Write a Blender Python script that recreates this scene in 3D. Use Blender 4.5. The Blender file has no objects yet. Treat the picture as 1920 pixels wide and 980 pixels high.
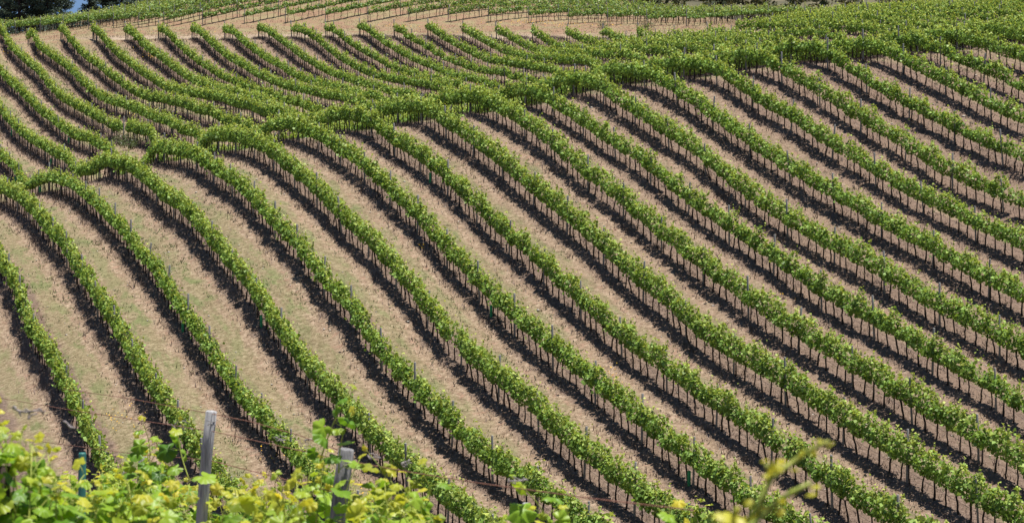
import bpy, math, random
import numpy as np

# ------------------------------------------------------------------ camera, sky, sun, exposure
scene = bpy.context.scene
W, HGT = 1920.0, 980.0
FPX, HORIZON = 4231.0, 150.0            # focal length in pixels of the 1920 wide photo, horizon line
cam_data = bpy.data.cameras.new("camera")
cam = bpy.data.objects.new("camera", cam_data)
scene.collection.objects.link(cam)
scene.camera = cam
cam_data.sensor_width = 36.0
cam_data.lens = FPX / W * 36.0
cam_data.shift_y = -(HGT / 2 - HORIZON) / W
cam_data.clip_start = 0.5
cam_data.clip_end = 6000.0
cam_data.dof.use_dof = True
cam_data.dof.focus_distance = 115.0
cam_data.dof.aperture_fstop = 7.5
cam.location = (0, 0, 0)
cam.rotation_euler = (math.radians(90), 0, 0)

SUN_EL, SUN_AZ = math.radians(80), math.radians(8)     # azimuth: from +x towards +y
world = bpy.data.worlds.new("World")
scene.world = world
world.use_nodes = True
wn = world.node_tree
bg = wn.nodes["Background"]
sky = wn.nodes.new("ShaderNodeTexSky")
sky.sky_type = 'NISHITA'
sky.sun_disc = False
sky.sun_elevation = SUN_EL
sky.sun_rotation = math.pi / 2 - SUN_AZ
sky.altitude = 600
sky.dust_density = 0.15
sky.ozone_density = 4.0
# the lowest few degrees of the sky are as blue as the photo's: look the sky up a little higher
w_geo = wn.nodes.new("ShaderNodeTexCoord")
w_add = wn.nodes.new("ShaderNodeVectorMath"); w_add.operation = 'ADD'; w_add.inputs[1].default_value = (0, 0, 0.22)
w_nrm = wn.nodes.new("ShaderNodeVectorMath"); w_nrm.operation = 'NORMALIZE'
wn.links.new(w_geo.outputs["Generated"], w_add.inputs[0]); wn.links.new(w_add.outputs[0], w_nrm.inputs[0])
wn.links.new(w_nrm.outputs[0], sky.inputs[0])
wn.links.new(sky.outputs[0], bg.inputs[0])
bg.inputs[1].default_value = 0.068
sun_data = bpy.data.lights.new("sun", 'SUN')
sun_data.energy = 5.0
sun_data.angle = math.radians(0.5)
sun_data.color = (1.0, 0.95, 0.87)
sun = bpy.data.objects.new("sun", sun_data)
scene.collection.objects.link(sun)
from mathutils import Vector, Matrix
sd = Vector((math.cos(SUN_EL) * math.cos(SUN_AZ), math.cos(SUN_EL) * math.sin(SUN_AZ), math.sin(SUN_EL)))
sun.rotation_euler = sd.to_track_quat('Z', 'Y').to_euler()
sun.location = (60, 100, 120)
scene.view_settings.view_transform = 'Standard'
scene.view_settings.look = 'None'
scene.view_settings.exposure = 0.68
scene.view_settings.gamma = 1.0
scene.render.engine = 'CYCLES'
scene.cycles.max_bounces = 6
scene.cycles.transparent_max_bounces = 8

rng = np.random.default_rng(7)
random.seed(7)
COL = scene.collection

# ------------------------------------------------------------------ terrain (uniform cubic B-spline height field)
TH = math.radians(20)
CT, ST = math.cos(TH), math.sin(TH)
ROW_S, ROW_D0 = 3.03127, 6.75           # row spacing (m), offset of row 0
# spline control heights in centimetres, 64 x 124
NN, NT, GS, N0, T0 = 64, 124, 3.0, -24.0, -21.0
HEIGHT_CM = [
-82,-88,-93,-98,-102,-107,-112,-120,-132,-151,-179,-218,-266,-324,-392,-468,-552,-642,-737,-836,-937,-1038,-1139,-1238,-1333,-1426,-1513,-1595,-1670,-1739,-1799,-1852,-1897,-1933,-1960,-1978,-1988,-1991,-1986,-1974,-1956,-1934,-1907,-1876,-1844,-1809,-1774,-1738,-1702,-1668,-1633,-1599,
-1565,-1531,-1496,-1459,-1420,-1380,-1337,-1291,-1243,-1192,-1139,-1084,-1027,-969,-909,-848,-787,-725,-664,-602,-541,-480,-420,-361,-304,-247,-192,-139,-88,-40,5,48,86,121,153,180,204,224,240,253,262,269,273,274,273,270,265,259,251,242,232,221,
210,198,187,175,164,153,143,133,125,116,109,102,95,88,82,75,68,61,54,47,-85,-91,-96,-102,-107,-112,-117,-124,-136,-156,-186,-225,-275,-334,-403,-481,-566,-657,-753,-852,-952,-1053,-1152,-1250,-1344,-1434,-1519,-1599,-1672,-1737,-1795,-1845,
-1886,-1919,-1942,-1957,-1964,-1963,-1954,-1939,-1918,-1892,-1862,-1829,-1794,-1758,-1721,-1685,-1649,-1614,-1580,-1547,-1515,-1482,-1449,-1414,-1378,-1339,-1298,-1254,-1207,-1158,-1106,-1052,-997,-939,-880,-820,-760,-699,-638,-576,-516,-455,-395,-336,-278,-222,-167,-113,-62,-14,32,74,
113,147,178,205,228,246,261,273,282,287,290,290,288,283,278,270,261,252,241,230,218,206,194,183,171,161,151,141,133,125,117,111,104,98,91,84,78,71,64,57,-88,-94,-100,-105,-111,-116,-121,-128,-140,-161,-192,-233,
-285,-345,-416,-495,-581,-673,-770,-869,-969,-1068,-1167,-1263,-1355,-1443,-1526,-1603,-1673,-1736,-1791,-1838,-1876,-1905,-1925,-1936,-1939,-1934,-1922,-1904,-1879,-1850,-1817,-1782,-1744,-1706,-1668,-1630,-1594,-1560,-1526,-1495,-1463,-1433,-1401,-1369,-1335,-1298,-1259,-1217,-1172,-1124,-1074,-1021,
-966,-910,-852,-793,-733,-672,-612,-551,-490,-430,-370,-311,-253,-197,-141,-87,-36,13,58,101,139,174,204,230,251,269,283,294,301,305,306,305,302,297,290,281,272,261,250,238,226,214,202,190,179,168,158,149,141,133,126,120,
113,107,101,94,88,81,74,67,-91,-97,-102,-108,-114,-119,-124,-131,-144,-166,-200,-243,-295,-357,-429,-509,-597,-690,-788,-887,-986,-1085,-1182,-1276,-1367,-1453,-1534,-1608,-1676,-1735,-1787,-1831,-1865,-1891,-1907,-1915,-1914,-1906,-1890,-1867,-1840,-1807,-1771,-1732,
-1692,-1652,-1613,-1575,-1538,-1504,-1471,-1441,-1411,-1383,-1354,-1324,-1293,-1258,-1221,-1181,-1137,-1090,-1041,-990,-936,-880,-823,-765,-706,-646,-586,-525,-465,-405,-345,-287,-229,-172,-116,-62,-10,39,85,128,166,200,230,255,276,292,305,314,320,323,323,320,
316,310,302,293,282,271,259,246,234,221,209,197,186,175,166,157,149,142,135,129,123,117,111,104,98,91,84,77,-93,-99,-105,-110,-115,-121,-126,-134,-149,-174,-210,-255,-309,-371,-445,-527,-616,-710,-808,-907,-1006,-1104,-1199,-1291,
-1380,-1464,-1542,-1614,-1678,-1735,-1783,-1823,-1854,-1876,-1889,-1893,-1888,-1876,-1856,-1830,-1798,-1762,-1723,-1681,-1639,-1596,-1555,-1517,-1480,-1446,-1415,-1386,-1358,-1332,-1306,-1279,-1251,-1219,-1183,-1145,-1102,-1057,-1009,-958,-906,-851,-795,-737,-679,-619,-559,-499,-440,-380,-321,-262,
-204,-147,-91,-36,16,66,112,155,193,227,256,280,300,315,327,335,339,340,339,336,330,323,314,304,292,280,267,254,241,228,216,204,193,183,173,165,157,151,144,138,133,127,121,115,108,102,95,87,-95,-101,-107,-112,
-117,-122,-129,-139,-157,-186,-224,-271,-325,-389,-464,-548,-638,-733,-831,-931,-1029,-1125,-1218,-1308,-1394,-1476,-1551,-1620,-1681,-1734,-1779,-1815,-1843,-1861,-1870,-1870,-1861,-1844,-1820,-1791,-1755,-1716,-1673,-1627,-1582,-1538,-1495,-1456,-1419,-1386,-1356,-1329,-1304,-1281,-1258,-1235,
-1209,-1180,-1146,-1109,-1068,-1023,-976,-927,-875,-822,-767,-710,-652,-593,-534,-474,-415,-355,-297,-238,-181,-123,-67,-12,41,92,139,182,221,254,282,306,324,338,348,355,358,358,355,350,344,335,325,314,302,289,275,262,248,235,222,211,
200,190,181,173,166,160,154,149,143,138,132,126,120,113,106,98,-97,-103,-108,-114,-119,-124,-132,-145,-167,-199,-241,-290,-347,-413,-489,-573,-664,-760,-859,-958,-1054,-1148,-1238,-1326,-1410,-1489,-1561,-1627,-1684,-1733,-1774,-1806,-1830,-1844,-1849,-1845,
-1832,-1810,-1782,-1749,-1710,-1667,-1620,-1571,-1522,-1476,-1432,-1392,-1356,-1323,-1295,-1270,-1248,-1228,-1210,-1190,-1168,-1141,-1110,-1074,-1033,-990,-944,-895,-845,-792,-738,-682,-625,-567,-508,-449,-390,-332,-273,-216,-158,-101,-44,12,66,117,166,209,248,281,309,331,
349,361,369,374,376,374,371,365,357,348,337,324,311,297,283,269,255,241,229,217,206,197,189,181,175,170,164,159,155,149,144,138,132,125,117,110,-98,-104,-110,-116,-121,-127,-136,-152,-178,-214,-259,-311,-371,-440,-518,-604,
-696,-792,-891,-988,-1083,-1173,-1260,-1345,-1427,-1503,-1573,-1634,-1686,-1731,-1767,-1795,-1814,-1825,-1826,-1817,-1799,-1773,-1740,-1703,-1662,-1615,-1564,-1510,-1459,-1410,-1365,-1325,-1289,-1258,-1231,-1208,-1190,-1174,-1160,-1145,-1127,-1103,-1074,-1038,-998,-955,-910,-863,-814,-763,-710,-655,
-598,-541,-482,-424,-366,-308,-251,-194,-137,-80,-23,34,89,142,192,236,276,309,336,357,372,383,390,393,393,390,386,379,370,360,348,334,320,305,290,275,261,247,235,223,213,204,197,190,185,180,175,171,167,162,157,151,
145,138,130,122,-99,-106,-112,-117,-123,-129,-141,-160,-190,-229,-277,-332,-396,-469,-550,-638,-731,-828,-926,-1021,-1113,-1200,-1284,-1366,-1446,-1520,-1585,-1641,-1688,-1727,-1757,-1780,-1796,-1802,-1800,-1786,-1762,-1730,-1693,-1653,-1610,-1560,-1504,-1446,-1390,-1340,-1295,-1255,
-1220,-1190,-1164,-1144,-1129,-1118,-1110,-1101,-1087,-1067,-1038,-1003,-963,-920,-875,-830,-782,-733,-682,-628,-572,-515,-457,-399,-342,-286,-230,-174,-118,-61,-4,54,111,166,217,263,303,336,362,382,396,404,409,410,409,406,400,392,382,371,358,344,
329,313,297,282,267,253,240,229,219,211,204,199,194,190,187,184,180,176,172,166,159,152,143,135,-100,-107,-114,-119,-125,-133,-147,-170,-203,-246,-296,-354,-421,-497,-581,-672,-767,-865,-962,-1056,-1144,-1229,-1311,-1391,-1469,-1539,-1598,-1648,
-1688,-1719,-1744,-1761,-1772,-1775,-1769,-1751,-1720,-1680,-1637,-1595,-1554,-1504,-1441,-1375,-1317,-1267,-1222,-1183,-1149,-1119,-1096,-1078,-1066,-1060,-1058,-1057,-1049,-1032,-1003,-966,-925,-882,-839,-795,-751,-704,-654,-601,-546,-489,-431,-374,-318,-263,-210,-156,-102,-45,13,72,
131,188,242,290,331,363,388,406,417,424,427,427,424,420,413,405,395,382,369,354,338,321,305,288,273,258,246,235,225,218,212,208,204,202,200,198,195,192,188,182,175,167,158,148,-100,-108,-116,-122,-128,-137,-154,-181,
-218,-264,-316,-377,-448,-527,-614,-706,-803,-901,-998,-1089,-1176,-1259,-1340,-1420,-1495,-1560,-1612,-1653,-1684,-1708,-1724,-1735,-1741,-1741,-1732,-1709,-1671,-1621,-1571,-1528,-1493,-1446,-1375,-1297,-1239,-1190,-1147,-1110,-1076,-1047,-1025,-1009,-1000,-999,-1006,-1013,-1013,-999,-969,-929,
-885,-842,-800,-759,-718,-674,-627,-575,-520,-463,-405,-348,-294,-242,-191,-140,-88,-33,26,86,148,208,265,315,357,390,413,428,437,441,442,441,438,433,426,417,406,394,379,363,347,329,312,294,278,263,250,240,231,224,220,217,
215,214,214,213,212,209,205,200,193,184,174,163,-99,-109,-118,-125,-131,-141,-161,-192,-233,-282,-338,-403,-476,-558,-646,-741,-838,-936,-1032,-1121,-1206,-1289,-1371,-1451,-1523,-1582,-1625,-1656,-1677,-1691,-1698,-1701,-1700,-1697,-1686,-1660,-1613,-1550,-1492,-1447,
-1426,-1389,-1306,-1205,-1159,-1111,-1073,-1038,-1004,-975,-954,-939,-931,-934,-950,-971,-981,-969,-933,-887,-841,-797,-758,-722,-685,-645,-600,-550,-495,-437,-379,-322,-270,-221,-174,-127,-78,-24,35,97,162,226,287,340,384,416,437,449,454,456,455,453,
449,444,437,429,418,405,390,373,356,337,318,300,283,268,255,244,236,231,228,227,227,228,229,230,230,229,225,220,212,202,191,179,-97,-109,-119,-127,-135,-147,-170,-204,-248,-300,-359,-428,-505,-589,-680,-776,-874,-972,-1065,-1152,
-1236,-1319,-1402,-1482,-1551,-1602,-1634,-1653,-1663,-1667,-1665,-1658,-1649,-1640,-1626,-1596,-1543,-1467,-1402,-1349,-1345,-1328,-1233,-1098,-1084,-1032,-1001,-970,-932,-902,-885,-870,-861,-864,-892,-927,-951,-941,-894,-839,-790,-747,-713,-683,-652,-617,-575,-526,-470,-411,-352,-295,
-245,-200,-159,-117,-72,-20,39,104,172,241,306,364,409,440,458,466,468,467,464,461,458,454,448,439,429,416,400,383,364,345,325,306,288,272,259,249,242,237,236,237,240,243,247,250,251,251,248,242,234,223,210,196,
-95,-108,-121,-131,-143,-159,-184,-221,-266,-319,-381,-453,-534,-621,-715,-812,-910,-1006,-1097,-1182,-1264,-1348,-1432,-1511,-1575,-1616,-1635,-1641,-1642,-1638,-1626,-1607,-1587,-1569,-1547,-1498,-1439,-1383,-1322,-1262,-1220,-1219,-1140,-1030,-1011,-953,-938,-908,-863,-831,-820,-806,
-794,-791,-832,-880,-920,-913,-842,-781,-732,-693,-665,-643,-620,-590,-550,-502,-447,-386,-325,-268,-219,-179,-146,-111,-70,-20,38,105,177,251,322,385,433,463,475,478,475,472,469,466,464,461,457,450,439,426,410,393,373,353,332,312,
293,276,263,253,247,244,245,248,254,260,266,271,275,276,273,267,258,245,230,213,-95,-111,-126,-140,-157,-177,-206,-243,-289,-343,-407,-482,-564,-654,-749,-848,-946,-1040,-1128,-1212,-1294,-1378,-1463,-1539,-1595,-1622,-1626,-1620,-1612,-1604,-1583,-1553,
-1521,-1494,-1462,-1391,-1361,-1309,-1268,-1217,-1115,-1083,-1024,-1021,-940,-881,-872,-832,-801,-768,-755,-747,-743,-732,-775,-817,-874,-871,-765,-711,-672,-639,-619,-605,-588,-563,-524,-479,-424,-362,-299,-241,-193,-160,-136,-109,-72,-25,34,102,177,255,333,402,
455,481,486,482,476,471,469,468,468,468,465,460,450,436,420,402,382,361,339,318,298,280,267,257,252,251,254,261,269,279,288,296,302,304,302,296,285,270,252,232,-99,-117,-135,-154,-175,-200,-232,-272,-319,-375,-440,-515,
-598,-688,-784,-883,-981,-1074,-1160,-1242,-1324,-1409,-1492,-1561,-1605,-1618,-1608,-1588,-1571,-1566,-1540,-1505,-1473,-1442,-1411,-1362,-1375,-1267,-1229,-1155,-1113,-1048,-958,-925,-879,-828,-801,-744,-740,-704,-670,-679,-686,-674,-702,-712,-770,-746,-662,-645,-624,-598,-582,-570,
-554,-531,-492,-452,-400,-340,-276,-219,-171,-143,-130,-109,-75,-30,28,96,170,251,334,412,471,493,487,474,466,463,464,466,470,472,473,469,459,446,430,412,392,370,346,324,303,285,271,262,258,260,265,275,287,300,313,324,
332,335,334,327,314,296,274,250,-106,-127,-149,-172,-197,-227,-262,-304,-354,-411,-477,-553,-636,-725,-820,-919,-1016,-1107,-1191,-1273,-1356,-1442,-1522,-1582,-1612,-1611,-1585,-1549,-1519,-1516,-1485,-1466,-1454,-1426,-1386,-1322,-1264,-1246,-1155,-1077,-980,-932,-894,-832,
-750,-720,-728,-674,-632,-595,-568,-588,-567,-594,-655,-652,-694,-574,-600,-610,-585,-568,-552,-532,-507,-485,-443,-416,-371,-321,-263,-214,-161,-136,-130,-108,-70,-29,26,90,158,235,320,405,479,493,469,451,447,450,457,464,470,476,480,478,
468,455,439,421,401,379,354,331,309,290,276,268,266,269,278,291,308,325,341,355,366,370,369,361,346,324,298,269,-116,-141,-167,-193,-223,-256,-294,-339,-390,-449,-517,-592,-674,-762,-856,-952,-1047,-1136,-1221,-1304,-1389,-1475,-1550,-1602,
-1619,-1606,-1570,-1522,-1479,-1490,-1451,-1437,-1433,-1388,-1331,-1280,-1226,-1140,-1011,-1001,-928,-822,-781,-710,-666,-586,-567,-543,-499,-494,-489,-507,-461,-585,-734,-726,-792,-617,-553,-543,-503,-503,-506,-493,-459,-434,-397,-379,-346,-316,-273,-247,-191,-155,-133,-86,
-42,-10,37,90,143,204,280,364,465,464,420,409,420,437,453,464,473,479,485,484,475,462,447,430,412,388,363,339,316,298,284,276,275,281,293,311,332,353,374,391,403,409,408,398,380,354,322,286,-131,-158,-187,-217,
-250,-286,-327,-374,-428,-488,-556,-630,-711,-798,-889,-981,-1073,-1162,-1247,-1331,-1416,-1501,-1574,-1617,-1625,-1605,-1569,-1523,-1485,-1525,-1481,-1431,-1392,-1313,-1266,-1255,-1177,-1141,-1030,-943,-845,-834,-771,-695,-632,-596,-526,-463,-448,-430,-421,-434,-432,-561,-617,-612,
-700,-618,-405,-440,-427,-438,-451,-455,-423,-402,-377,-352,-328,-318,-293,-281,-239,-187,-127,-48,0,25,59,98,134,167,210,258,391,363,338,362,398,433,459,474,481,483,485,486,481,470,456,439,421,398,374,349,327,308,294,287,
287,295,312,334,360,386,410,431,445,452,450,439,416,385,345,301,-147,-178,-210,-243,-278,-317,-361,-410,-464,-525,-593,-666,-746,-830,-918,-1007,-1096,-1184,-1268,-1352,-1435,-1514,-1580,-1617,-1619,-1600,-1569,-1534,-1493,-1486,-1426,-1406,-1335,-1296,-1236,-1167,
-1123,-1062,-1003,-936,-873,-718,-669,-604,-526,-466,-447,-399,-382,-337,-354,-357,-474,-567,-562,-598,-579,-523,-476,-505,-448,-402,-389,-372,-342,-325,-305,-287,-284,-278,-255,-226,-192,-148,-109,-55,-1,33,71,103,136,157,191,213,394,313,310,353,
402,447,479,495,498,496,492,494,492,483,469,450,432,412,389,365,342,323,309,302,303,315,335,363,393,424,452,475,491,499,496,482,455,416,367,312,-166,-200,-234,-269,-307,-348,-394,-444,-499,-560,-627,-699,-777,-858,-943,-1029,
-1115,-1199,-1282,-1362,-1440,-1510,-1565,-1595,-1596,-1577,-1547,-1517,-1490,-1455,-1388,-1342,-1304,-1265,-1197,-1172,-1093,-1005,-942,-837,-806,-735,-658,-567,-513,-465,-428,-334,-290,-304,-301,-381,-502,-494,-508,-530,-421,-397,-398,-401,-364,-320,-330,-313,-285,-279,-268,-259,
-260,-250,-230,-210,-176,-121,-95,-64,-17,25,70,94,148,203,296,333,448,427,387,399,438,481,512,526,527,525,521,519,515,507,494,475,455,434,411,388,365,345,331,324,326,340,365,398,433,467,499,524,541,549,544,526,
494,447,386,317,-187,-222,-258,-296,-336,-379,-425,-476,-532,-593,-658,-729,-804,-882,-963,-1045,-1127,-1208,-1286,-1362,-1432,-1493,-1538,-1562,-1562,-1540,-1499,-1442,-1413,-1372,-1335,-1312,-1228,-1193,-1167,-1117,-997,-973,-866,-787,-709,-631,-571,-488,-438,-355,-314,-241,
-256,-270,-286,-407,-442,-440,-466,-502,-514,-454,-268,-299,-313,-266,-267,-268,-229,-221,-230,-215,-214,-211,-193,-185,-166,-120,-85,-55,-16,33,82,115,187,247,314,373,409,431,428,444,479,520,549,561,561,559,558,555,550,541,530,515,
492,469,445,420,396,376,361,355,359,376,405,442,480,518,551,578,595,601,594,572,532,475,401,314,-209,-245,-283,-322,-363,-407,-455,-506,-561,-621,-685,-754,-826,-901,-977,-1055,-1133,-1209,-1283,-1352,-1414,-1467,-1506,-1526,-1526,-1508,-1476,-1436,
-1416,-1343,-1307,-1253,-1215,-1160,-1090,-1035,-977,-899,-828,-762,-655,-594,-526,-404,-335,-272,-232,-186,-198,-194,-230,-347,-377,-396,-424,-457,-491,-485,-403,-415,-429,-402,-354,-326,-267,-240,-245,-207,-196,-189,-163,-137,-117,-89,-37,7,63,115,152,189,
230,286,363,401,416,436,450,474,513,556,586,600,603,601,602,601,595,584,568,554,535,512,488,463,438,417,402,397,405,425,457,496,536,575,609,635,652,655,644,616,568,499,406,296,-230,-268,-307,-347,-389,-434,-482,-533,
-588,-646,-708,-774,-843,-914,-987,-1060,-1133,-1204,-1271,-1334,-1390,-1436,-1469,-1487,-1490,-1478,-1457,-1432,-1408,-1346,-1265,-1181,-1154,-1068,-1039,-994,-923,-835,-766,-698,-632,-543,-439,-428,-339,-276,-207,-157,-172,-247,-300,-341,-342,-361,-380,-396,-416,-456,-475,-468,
-461,-439,-363,-340,-300,-296,-281,-245,-227,-197,-173,-139,-100,-83,-46,3,42,84,142,207,269,360,415,421,426,442,463,492,530,578,616,643,658,661,660,658,653,641,621,605,588,566,542,517,492,470,453,447,459,484,519,559,
601,640,673,697,710,709,693,657,598,513,396,254,-252,-291,-330,-371,-413,-458,-506,-556,-610,-667,-727,-790,-855,-922,-991,-1059,-1127,-1192,-1254,-1310,-1360,-1400,-1429,-1446,-1450,-1443,-1427,-1406,-1377,-1324,-1251,-1182,-1101,-1062,-1011,-938,-861,-836,-780,-714,
-621,-515,-413,-357,-265,-214,-103,-86,-91,-164,-232,-290,-306,-328,-343,-358,-377,-376,-352,-330,-302,-267,-226,-222,-200,-219,-187,-177,-174,-157,-139,-107,-75,-44,8,52,80,131,192,248,316,384,406,410,424,447,474,506,543,593,644,681,
705,717,720,720,718,715,700,677,655,632,608,583,559,536,518,510,523,553,591,633,674,711,741,762,770,763,738,692,621,517,370,187,-273,-312,-352,-393,-435,-480,-527,-576,-629,-683,-741,-801,-863,-926,-989,-1053,-1115,-1175,-1230,-1281,
-1325,-1360,-1386,-1400,-1404,-1399,-1384,-1362,-1328,-1277,-1210,-1136,-1040,-972,-927,-872,-785,-743,-643,-597,-526,-466,-376,-284,-190,-115,-47,-42,-19,-84,-139,-204,-236,-271,-302,-323,-346,-366,-383,-374,-365,-365,-332,-297,-218,-235,-203,-177,-163,-148,-134,-104,
-80,-37,30,66,98,163,210,265,353,399,396,402,424,454,490,532,577,630,686,728,755,771,778,779,777,774,765,747,726,705,683,661,640,620,604,596,609,639,677,717,756,789,815,830,831,815,780,721,635,510,334,115,
-293,-332,-372,-412,-455,-499,-545,-593,-643,-696,-751,-807,-865,-924,-983,-1042,-1098,-1152,-1202,-1247,-1285,-1316,-1338,-1350,-1353,-1346,-1330,-1304,-1266,-1214,-1147,-1069,-978,-901,-848,-780,-743,-660,-622,-526,-447,-381,-256,-237,-132,-27,-2,-4,-7,-57,-72,-114,
-150,-188,-222,-254,-289,-315,-345,-360,-347,-339,-342,-347,-204,-241,-205,-174,-151,-125,-91,-56,-26,11,54,103,166,229,280,346,414,425,410,412,433,468,511,562,619,677,737,786,815,829,836,836,833,829,825,814,800,783,766,748,
732,719,710,706,718,743,776,811,845,874,893,901,893,867,819,746,643,501,310,85,-311,-350,-389,-430,-471,-514,-559,-606,-654,-704,-756,-809,-864,-918,-972,-1026,-1077,-1126,-1170,-1209,-1243,-1269,-1286,-1295,-1295,-1286,-1267,-1238,-1197,-1143,-1076,-999,
-915,-838,-774,-707,-672,-628,-588,-526,-411,-332,-249,-137,-69,-8,47,41,-10,-32,-59,-70,-79,-99,-132,-170,-208,-240,-275,-299,-294,-285,-288,-273,-112,-152,-104,-110,-105,-96,-82,-71,-24,21,69,122,200,286,348,389,402,410,409,420,
446,484,532,589,653,718,781,834,866,884,892,894,892,890,890,885,877,866,854,841,831,825,826,827,836,856,883,913,940,963,975,975,958,920,858,769,649,495,301,84,-327,-366,-405,-444,-485,-527,-570,-615,-661,-709,-758,-807,
-858,-908,-957,-1006,-1052,-1095,-1134,-1168,-1196,-1218,-1231,-1237,-1234,-1221,-1199,-1167,-1124,-1069,-1004,-929,-851,-775,-705,-639,-588,-532,-440,-400,-337,-260,-200,-116,-2,109,104,88,42,5,-32,-41,-46,-57,-79,-104,-125,-152,-185,-223,-245,-253,-259,-251,
-195,-222,-140,-117,-97,-85,-49,-30,-8,42,112,151,196,244,299,402,421,414,415,431,461,503,554,615,683,753,818,871,909,932,946,953,955,957,960,960,958,952,945,937,930,929,935,943,953,970,993,1017,1039,1055,1060,1052,
1025,977,903,798,660,495,302,91,-342,-380,-418,-456,-496,-537,-578,-621,-665,-710,-755,-801,-848,-894,-939,-982,-1023,-1061,-1095,-1124,-1147,-1164,-1174,-1176,-1169,-1153,-1129,-1094,-1050,-995,-931,-860,-785,-711,-640,-573,-510,-441,-357,-314,-257,-173,-82,-6,
73,95,86,64,66,38,9,-6,-23,-35,-47,-58,-65,-83,-103,-143,-175,-195,-212,-229,-255,-272,-166,-132,-92,-91,-68,2,50,80,122,169,234,295,383,447,438,421,422,442,477,524,579,643,713,784,850,905,947,977,997,1011,
1020,1027,1033,1038,1040,1041,1038,1035,1030,1027,1033,1047,1063,1082,1102,1122,1138,1148,1147,1131,1097,1040,956,842,693,516,318,105,-354,-391,-428,-466,-504,-543,-583,-623,-665,-707,-749,-792,-834,-876,-917,-955,-992,-1025,-1054,-1078,-1096,-1109,-1114,-1113,
-1103,-1084,-1057,-1021,-976,-922,-860,-791,-720,-648,-578,-509,-443,-377,-310,-265,-217,-149,-65,-12,79,145,151,97,69,59,55,40,18,-1,-15,-28,-41,-56,-63,-75,-81,-92,-116,-133,-149,-114,-79,-82,-36,-15,-25,4,41,85,137,201,
268,299,375,420,412,409,424,453,495,547,607,673,744,815,880,937,982,1018,1045,1066,1081,1093,1104,1114,1123,1129,1133,1135,1135,1133,1139,1155,1172,1190,1208,1224,1236,1240,1233,1211,1170,1107,1017,898,742,554,347,128,-364,-400,-436,-472,
-509,-546,-584,-623,-661,-701,-740,-779,-818,-855,-892,-926,-958,-986,-1010,-1030,-1044,-1052,-1054,-1049,-1036,-1015,-986,-949,-903,-850,-790,-725,-656,-587,-518,-451,-386,-323,-264,-215,-164,-96,-9,52,96,153,155,119,115,71,48,57,63,45,24,6,
-8,-21,-34,-50,-61,-59,-66,-70,-89,-141,-85,-11,-5,31,45,60,69,106,164,215,273,339,434,433,407,407,430,467,514,571,634,702,773,843,908,965,1014,1055,1088,1115,1136,1154,1171,1187,1201,1215,1226,1236,1243,1247,1253,1265,
1280,1296,1311,1323,1331,1330,1318,1291,1245,1175,1080,955,794,602,389,165,-372,-406,-441,-476,-511,-547,-583,-619,-655,-691,-728,-763,-798,-832,-864,-894,-921,-945,-965,-980,-990,-995,-993,-985,-969,-946,-916,-878,-832,-780,-722,-659,-594,-527,-461,-396,
-333,-272,-216,-163,-107,-39,37,96,134,198,204,134,125,107,91,68,57,65,69,52,31,12,-2,-17,-28,-30,-35,-31,-37,-74,21,78,59,81,74,92,116,137,195,251,311,362,427,428,413,417,443,484,536,595,660,729,
799,868,932,990,1041,1086,1124,1156,1183,1207,1230,1252,1273,1294,1313,1331,1346,1355,1362,1371,1382,1394,1406,1416,1420,1415,1399,1368,1318,1244,1143,1012,850,660,450,228,-377,-410,-444,-477,-510,-544,-578,-612,-646,-679,-712,-745,-776,-806,-835,-861,
-884,-903,-919,-930,-936,-937,-932,-921,-903,-878,-847,-808,-763,-712,-656,-596,-533,-469,-405,-342,-281,-223,-167,-113,-57,3,62,106,132,166,245,201,166,132,109,110,97,71,66,72,76,58,37,19,16,17,14,16,0,78,125,118,
111,133,124,142,147,154,197,257,322,378,411,412,412,427,458,503,558,618,684,753,822,889,952,1010,1063,1111,1153,1189,1222,1251,1279,1307,1334,1362,1389,1414,1435,1448,1456,1464,1473,1483,1493,1499,1501,1494,1475,1441,1388,1311,1207,1074,
913,728,526,316,-380,-412,-444,-475,-507,-539,-571,-602,-634,-665,-695,-724,-752,-779,-803,-825,-844,-860,-872,-879,-882,-880,-872,-858,-838,-812,-779,-741,-696,-646,-592,-534,-474,-413,-351,-291,-232,-175,-120,-66,-13,40,88,125,152,185,254,223,
194,164,136,123,120,116,100,76,74,80,83,61,52,44,41,35,4,100,146,143,175,176,163,172,168,177,196,242,341,423,421,408,413,436,474,523,579,640,704,772,839,903,965,1023,1077,1127,1172,1213,1249,1284,1317,1350,
1383,1416,1448,1478,1503,1520,1531,1541,1550,1560,1568,1573,1572,1563,1543,1509,1455,1377,1272,1138,979,801,610,412,-381,-411,-441,-471,-501,-531,-561,-590,-619,-647,-675,-701,-726,-749,-770,-789,-804,-816,-825,-829,-829,-823,-813,-797,-775,-748,-714,-675,
-631,-583,-530,-474,-417,-358,-299,-240,-183,-127,-74,-22,29,77,121,158,190,228,271,265,252,224,191,158,142,130,129,122,104,81,82,87,105,101,95,87,134,162,157,175,205,211,211,211,208,218,253,306,374,423,411,402,
415,446,490,543,600,658,720,784,849,911,971,1028,1083,1134,1182,1226,1266,1305,1343,1380,1418,1455,1492,1525,1552,1573,1588,1600,1611,1621,1629,1633,1632,1622,1602,1567,1514,1438,1333,1200,1044,873,691,505,-379,-408,-436,-465,-493,-521,-549,-576,
-602,-628,-653,-676,-698,-718,-736,-751,-764,-772,-778,-779,-776,-768,-755,-737,-714,-685,-651,-612,-569,-521,-470,-417,-361,-304,-247,-191,-135,-81,-29,22,70,116,158,197,232,268,300,308,303,279,251,221,185,162,147,138,136,128,108,86,
86,99,119,105,104,97,184,232,231,235,241,245,247,262,295,349,404,414,395,395,419,458,507,561,617,672,728,787,848,909,968,1026,1081,1133,1182,1229,1273,1315,1356,1397,1438,1479,1518,1555,1584,1608,1626,1642,1656,1667,1675,1680,
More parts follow.
